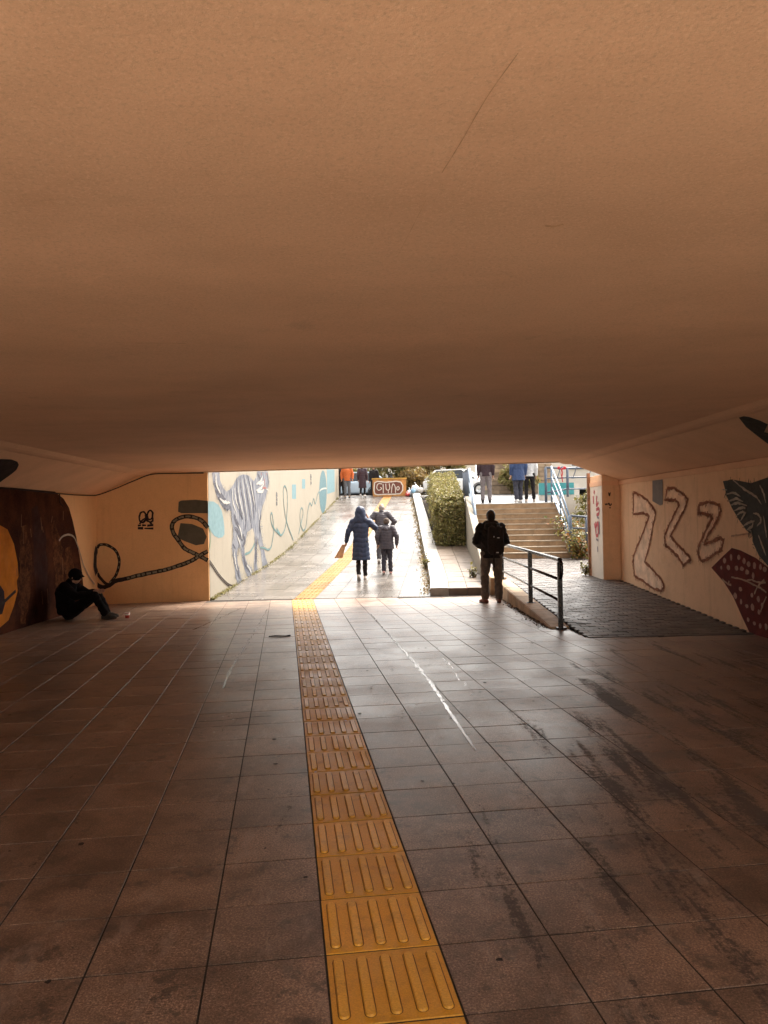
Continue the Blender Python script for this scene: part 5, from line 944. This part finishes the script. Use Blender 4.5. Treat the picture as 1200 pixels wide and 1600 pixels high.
tree('tree', 'tree with a thin pale trunk behind the hedge', (4.45, 50.2, 2.79), 5.2, 1.8, 3000, L_GRN, .17, .45, 'street trees', 'tree', .09)
tree('tree', 'street tree left of the ramp top behind the people', (-1.5, 53, 2.79), 5.2, 2.0, 4000, L_GRN, .18, .35, 'street trees', 'tree', .09)
tree('shrub', 'dark green bush beside the stone wall above the stairs', (7.1, 37.8, zp(37.8)), 2.0, 1.0, 2600, L_HEDGE, .06, .1, None, 'bush')
tree('potted_shrub', 'spiky pale shrub standing before the cream wall right of the stairs', (6.75, 23.6, .62), 1.9, .5, 420, L_GRN, .025, .5, None, 'shrub', .04)
def ground_plant(name, label, base, r, h, n, mat, size=.045, cat='plant', group=None):
    e = empty(name, base, 0, label, cat, group); bm = bmesh.new(); C = []
    for k in range(14):
        a = random.uniform(0, 6.28); q = Vector((math.cos(a)*r*random.uniform(.2, 1), math.sin(a)*r*random.uniform(.2, 1), h*random.uniform(.4, 1)))
        atube(bm, catmull([(0, 0, -.03), q*.5+Vector((0, 0, .1*h)), q], 3), .006, 5)
        for _ in range(n//14):
            t = random.random()**.6; C.append(tuple(q*t+Vector((random.gauss(0, .09*r/.4), random.gauss(0, .09*r/.4), random.gauss(0, .07)+.03))))
    from_bm('stem', bm, M_BARK, e, True); C = np.array(C); C[:, 2] = np.maximum(C[:, 2], .02); N = np.tile([0, -.4, 1.], (len(C), 1)); leaves('foliage', C, N, size, mat, e, .6, 1.2); return e
ground_plant('creeper', 'yellowing creeper spilling over the right foot of the stairs', (5.55, 20.62, .46), .45, .75, 500, L_IVY)
ground_plant('creeper', 'leafy creeper under the right stair handrail', (5.72, 21.9, .62), .5, 1.0, 480, L_IVY)
ground_plant('creeper', 'green creeper behind the short level railing', (6.35, 21.6, .62), .45, .6, 380, L_GRN)
ground_plant('creeper', 'reddish creeper between the railing and the shrub', (6.15, 22.9, .62), .4, .7, 260, L_IVY)
ground_plant('weed', 'small green weed at the foot of the right pillar', (4.55, 16.35, .34), .12, .2, 90, L_GRN, .03)
ground_plant('weed', 'small green weed at the foot of the sloping stair wall', (2.26, 17.3, zr(17.3)+.15), .14, .2, 90, L_GRN, .03)
ground_plant('weed', 'green weed in the gutter beside the pale kerb', (1.38, 20.1, zr(20.1)), .13, .25, 110, L_GRN, .03)
ground_plant('weed', 'pale young plant at the hedge foot by the kerb', (2.2, 23.75, zr(23.75)+.15), .13, .35, 110, L_GRN, .035)
# moss and leaf litter (too many to count)
def litter(name, pts, size, mat, label):
    C = np.array(pts); N = np.tile([0, 0, 1.], (len(C), 1)); o = leaves(name, C, N, size, mat, None, .5, 1.2); return tag(o, label, 'litter', kind='stuff')
pts = []
for _ in range(3800):
    y = 15.8+23*random.random()**1.5
    if math.sin(y*2.3)+math.sin(y*5.1+1)+math.sin(y*.9) < -.4 and random.random() < .8: continue
    pts.append((xl(y)+abs(random.gauss(0, .05)), y, zr(y)+.006+abs(random.gauss(0, .02))))
o = litter('moss', pts, .014, L_GRN, 'green moss along the foot of the painted ramp wall'); o['category'] = 'moss'
pts = []
for _ in range(1000):
    y = 16+22*random.random(); pts.append((xr(y)-abs(random.gauss(0, .09)), y, zr(y)+.008+random.random()*.012))
litter('fallen_leaves', pts, .028, L_AUT, 'fallen brown leaves in the gutter along the kerb')
pts = [(2.5-abs(random.gauss(0, .06)), random.uniform(10.9, 15.6), .006+random.random()*.01) for _ in range(330)]
litter('fallen_leaves', pts, .016, m_leaf('dry_leaf', [(.06, .035, .02), (.14, .08, .04), (.03, .02, .012), (.3, .22, .15)]), 'dry leaf litter along the foot of the low parapet')

# ================================================================== cars
def car(name, label, loc, rz, paint):
    e = empty(name, loc, rz, label, 'car', 'cars parked along the street')
    st_ = [(-2.1, .55, .45, .80, .70), (-2.0, .78, .30, .92, .80), (-1.6, .86, .24, .98, .86), (-.9, .88, .22, .98, .88), (.2, .88, .22, .96, .88), (1.0, .88, .22, .93, .87), (1.55, .86, .24, .86, .84), (1.95, .78, .30, .74, .74), (2.12, .60, .42, .62, .6)]
    bm = bmesh.new(); rings = []
    for x, w, zl, zt_, wt in st_:
        zm = (zl+zt_)/2
        half = [(w*.93, zl), (w, zl+.08), (w*1.01, zm), (wt, zt_-.05), (wt*.9, zt_)]
        ring = [(x, -a, b) for a, b in half]+[(x, a, b) for a, b in reversed(half)]; rings.append([bm.verts.new(p) for p in ring])
    for a, b in zip(rings, rings[1:]):
        for k in range(len(a)): bm.faces.new((a[k], a[(k+1) % len(a)], b[(k+1) % len(a)], b[k]))
    bm.faces.new(rings[0]); bm.faces.new(rings[-1]); body = from_bm('body', bm, paint, e, True)
    ms = body.modifiers.new('s', 'SUBSURF'); ms.levels = 1; ms.render_levels = 2
    glass = pbr('car_glass', (.02, .025, .03), .1, 5, .06, 0, spec=.8); black = pbr('car_black', (.012, .012, .013), .2, 8, .5, .1); chrome = pbr('rim_metal', (.5, .5, .5), .1, 8, .25, 0, metal=1)
    # greenhouse: glass block with roof and pillars
    low = [(-1.85, .78), (1.05, .78)]; hi = [(-1.35, .60), (.25, .60)]
    g = [(-1.85, -.76, .95), (1.05, -.76, .93), (1.05, .76, .93), (-1.85, .76, .95)]; t = [(-1.3, -.58, 1.40), (.22, -.58, 1.42), (.22, .58, 1.42), (-1.3, .58, 1.40)]
    hexa('windows', g, t, glass, e, bev=.02)
    bm = bmesh.new(); abox(bm, -1.36, .28, -.61, .61, 1.39, 1.47, .03); from_bm('roof', bm, paint, e, True)
    for s in (-1, 1):
        tube('pillar', [(1.08, .775*s, .92), (.24, .6*s, 1.42)], .035, paint, e, 6); tube('pillar', [(-1.88, .77*s, .94), (-1.32, .6*s, 1.40)], .05, paint, e, 6); tube('pillar', [(-.45, .785*s, .94), (-.5, .605*s, 1.41)], .03, black, e, 6)
        hl = blob('headlight', [((1.88, .60*s, .66), (1.98, .52*s, .66), .09, .085, .7, 1, .8)], pbr('lamp_glass', (.55, .57, .6), .1, 5, .1, 0, spec=.8), e, .02, 1)
        blob('tail_lamp', [((-1.98, .62*s, .78), (-2.02, .55*s, .74), .08, .08, .5, 1, 1)], pbr('tail_red', (.35, .02, .02), .1, 5, .2, 0), e, .02, 1)
        bm = bmesh.new(); abox(bm, .72, .86, .90*s-.08, .90*s+.08, .93, 1.05, .03); from_bm('mirror', bm, paint, e, True)
        for x in (-1.3, 1.32):
            w = empty('wheel', (x, .80*s, .31)); w.parent = e
            prof = [(.20, -.09), (.29, -.10), (.315, -.07), (.315, .07), (.29, .10), (.20, .09)]
            ty = lathe('tyre', prof, black, w, 24); ty.rotation_euler.x = R(90); ri = lathe('rim', [(.001, .05), (.06, .06), (.17, .045), (.2, .085), (.2, -.08), (.001, -.06)], chrome, w, 24); ri.rotation_euler.x = R(90*(-s))
            lathe('wheel_arch', [(.34, -.06), (.37, -.04), (.37, .095), (.33, .1), (.34, -.06)], black, w, 24).rotation_euler.x = R(-90*s)
    box('grille', 2.02, 2.1, -.42, .42, .50, .62, black, e, bev=.02); box('lower_grille', 1.98, 2.09, -.55, .55, .30, .44, black, e, bev=.03); box('bumper_trim', -2.1, 2.02, -.70, .70, .2, .27, black, e, bev=.02)
    box('number_plate', 2.105, 2.12, -.26, .26, .44, .53, pbr('plate', (.7, .7, .68), .05, 5, .4, 0), e); return e
white = pbr('white_car_paint', (.78, .78, .77), .04, 2, .15, 0, spec=.6); silver = pbr('pale_blue_car_paint', (.42, .52, .60), .05, 2, .18, 0, spec=.6)
car('parked_car', 'white car parked beyond the hedge and the blue-grey fence', (5.0, 42.3, 2.797), -R(28), white)
car('parked_car', 'pale blue car behind the people at the top of the ramp', (-1.1, 43.6, 2.797), R(178), silver)

# ================================================================== small things outside
# painted box at the head of the ramp
M_BOXO = pbr('orange_box_paint', (.50, .22, .06), .4, 4, .6, .3, 60)
ub = empty('utility_box', (.93, 39.25, 0), 0, 'orange utility box with brown bubble graffiti at the top of the ramp', 'box')
ub.location.z = zr(39.25)
o = box('cabinet', -.86, .86, .0, .55, -.05, .86, M_BOXO, ub, bev=.012); box('lid', -.9, .9, -.03, .58, .862, .93, pbr('box_lid', (.55, .30, .06), .3, 5, .6), ub, bev=.01)
class BoxPlane:
    parent = ub
    def at(s, u, z, k): return Vector((u, -.002-k, z))
BP = BoxPlane(); BP.n = Vector((0, -1, 0))
gx = lambda L: [((x-642)/217*.86, (425-y)/235*.9) for x, y in L]
outl = gx([(445, 300), (450, 245), (490, 225), (540, 232), (600, 240), (660, 235), (730, 228), (790, 240), (815, 290), (812, 350), (780, 395), (700, 402), (600, 400), (500, 405), (455, 395), (442, 350)])
poly('graffiti_fill', BP, outl, pbr('graffiti_brown', (.16, .05, .03), .3, 5, .6), 1)
strokes('graffiti_outline', BP, [outl], .055, pbr('graffiti_white', (.7, .62, .52), .15, 8, .6), 2, .2, closed=True)
strokes('graffiti_letters', BP, [gx(l) for l in ([(545, 262), (510, 255), (485, 275), (480, 320), (505, 345), (540, 325), (525, 305)], [(560, 260), (562, 330), (560, 385)], [(595, 258), (600, 330), (625, 345), (645, 320), (640, 255)], [(625, 385), (628, 350)], [(665, 385), (675, 300), (690, 262), (715, 300), (720, 385)], [(740, 345), (735, 315), (755, 300), (770, 320), (755, 345), (740, 345)])], .04, pbr('graffiti_white', (.7, .62, .52)), 4, .2)
for k, (x, y, s, c, nm) in enumerate(((1.95, 39.15, .20, (.62, .64, .66), 'white'), (2.28, 39.3, .24, (.62, .64, .66), 'big white'), (2.12, 38.95, .15, (.20, .36, .5), 'blue'), (1.82, 38.95, .13, (.5, .06, .05), 'red'), (2.5, 39.15, .17, (.55, .5, .45), 'greyish'))):
    e = empty('plastic_bag', (x, y, zr(min(y, 39.5))+(.165 if x > 2.05 else .0)), random.uniform(0, 3), nm+' plastic bag in the heap right of the painted box', 'bag', 'bags heaped at the ramp top')
    blob('bag_body', [((0, 0, s*.7), (s*.2, 0, s*.8), s*.85, s*.8, 1, 1, .9), ((0, 0, s), (0, 0, s*1.7), s*.5, s*.12)], pbr('bag_'+nm.replace(' ', ''), c, .3, 9, .35, .4, 30, bdist=.02), e, .02, 2, None, .012)
    tube('knot', [(0, 0, s*1.6), (s*.1, 0, s*2.0), (s*.25, .02, s*2.1)], [.02, .03, .012], pbr('bag_'+nm.replace(' ', ''), c), e, 6)
# low wall with teal panel at the stair head, stone wall, facades
lw = tag(box('low_wall', 6.0, 7.4, 27.2, 27.5, 2.05, 2.75, M_BRIGHTENED), 'low cream wall with a teal painted panel at the right of the stair head', 'wall')
box('teal_panel', 5.95, 7.2, 27.17, 27.2, 2.36, 2.78, P_('teal', (.08, .30, .31), .1), lw)
sto = empty('stone_wall', (7.2, 38.9, zp(38.9)), 0, 'tan stone block wall behind the people at the stair head', 'wall')
M_STN = pbr('tan_stone', (.42, .30, .20), .4, 3, .8, .5, 30, objrand=.35)
me_b = None
for r_i in range(7):
    x = -1.3-(.25 if r_i % 2 else 0)
    while x < 1.9:
        w = random.uniform(.4, .62); b = box('stone_block', x+.008, min(x+w, 2.0)-.008, random.uniform(-.015, .015), .35, r_i*.22+.006, (r_i+1)*.22-.006, M_STN, sto, bev=.02); x += w
box('mortar', -1.5, 1.95, .04, .33, 0, 1.52, M_OUT, sto)
rb = empty('red_ribbon', (6.25, 25.05, 2.95), 0, 'red ribbon bow tied to the upper right railing', 'ribbon'); RM = pbr('red_cloth', (.5, .03, .04), .2, 20, .6)
blob('bow', [((-.09, 0, .22), (-.01, 0, .18), .06, .025, 1, .5), ((.09, 0, .22), (.01, 0, .18), .06, .025, 1, .5)], RM, rb, .012, 2); tube('tail', catmull([(0, 0, .18), (.02, -.01, .05), (0, 0, -.08), (.025, 0, -.24)], 5), .016, RM, rb, 6); tube('tail', catmull([(0, 0, .18), (-.03, -.01, .08), (-.01, 0, -.05)], 5), .014, RM, rb, 6)
for k, x in enumerate((6.62, 7.12, 6.1)):
    e = empty('bracket', (x, 25.04, 2.87), 0, ('slanted dark bracket just right of the railing post', 'slanted dark bracket farther right on the upper railing', 'slanted dark bracket left of the red ribbon on the railing')[k], 'bracket', 'brackets on the upper railing'); tube('arm', catmull([(0, 0, 0), (.05, -.02, .14), (.10, -.02, .30), (.2, -.02, .36)], 4), .014, M_RAILG, e, 6); box('clamp', -.05, .03, -.03, .02, -.05, .0, M_RAILG, e)
def facade(name, label, x0, x1, y, z0, z1, mat, cols, rows, wx=1.1, wz=1.4, z_first=1.4, depth=6):
    e = empty(name, ((x0+x1)/2, y, z0), 0, label, 'building'); hw = (x1-x0)/2; box('wall', -hw, hw, .0, depth, -.2, z1-z0, mat, e)
    gl = pbr('window_glass', (.06, .07, .08), .2, 3, .08, 0, spec=.8); fr_ = pbr('window_frame', (.6, .58, .54), .1, 5, .5, .1)
    for c in range(cols):
        for r in range(rows):
            cx = -hw+(c+.5)*2*hw/cols; cz = z_first+r*3.1
            w = box('window', cx-wx/2, cx+wx/2, -.05, .02, cz, cz+wz, fr_, e); box('pane', cx-wx/2+.07, cx-.03, -.058, -.051, cz+.07, cz+wz-.07, gl, w); box('pane', cx+.03, cx+wx/2-.07, -.058, -.051, cz+.07, cz+wz-.07, gl, w); box('sill', cx-wx/2-.08, cx+wx/2+.08, -.13, -.0501, cz-.08, cz-.001, fr_, w)
    box('cornice', -hw-.15, hw+.15, -.18, depth+.15, z1-z0+.002, z1-z0+.35, fr_, e); return e
facade('building', 'bright cream building behind the upper right railing', 9.6, 26, 41, 2.8, 6.6, M_BRIGHTENED, 5, 1)
facade('building', 'pale building across the street behind the bushes', -8, 9, 66, 2.79, 6.4, M_BRIGHTENED, 6, 1)
facade('building', 'tan building across the street at the far left', -30, -9, 64, 2.79, 6.6, m_paint('tan_facade', (.5, .4, .3), (.42, .33, .24)), 6, 1)
facade('building', 'grey building across the street at the far right', 11, 34, 67, 2.79, 7.0, m_paint('grey_facade', (.5, .48, .46), (.4, .38, .36)), 7, 1)
# cable along the left haunch
cb = catmull([(-5.47, 2.0, 2.16), (-5.47, 8, 2.155), (-5.47, 11.5, 2.165), (-5.47, 13.8, 2.15), (-5.45, 14.9, 2.16), (-5.38, 15.28, 2.19), (-5.1, 15.41, 2.31), (-4.75, 15.46, 2.46), (-4.4, 15.50, 2.585), (-3.9, 15.58, 2.60), (-3.4, 15.65, 2.602)], 8)
cbo = tag(tube('cable', cb, .011, ropeD, None, 6), 'thin dark cable sagging along the top of the left wall', 'cable')
for y, L in ((13.55, .16), (15.3, .0)):
    if L: tube('loose_end', catmull([(-5.47, y, 2.155), (-5.465, y+.02, 2.08), (-5.46, y-.01, 2.0), (-5.43, y+.05, 1.93)], 4), .01, ropeD, cbo, 5)
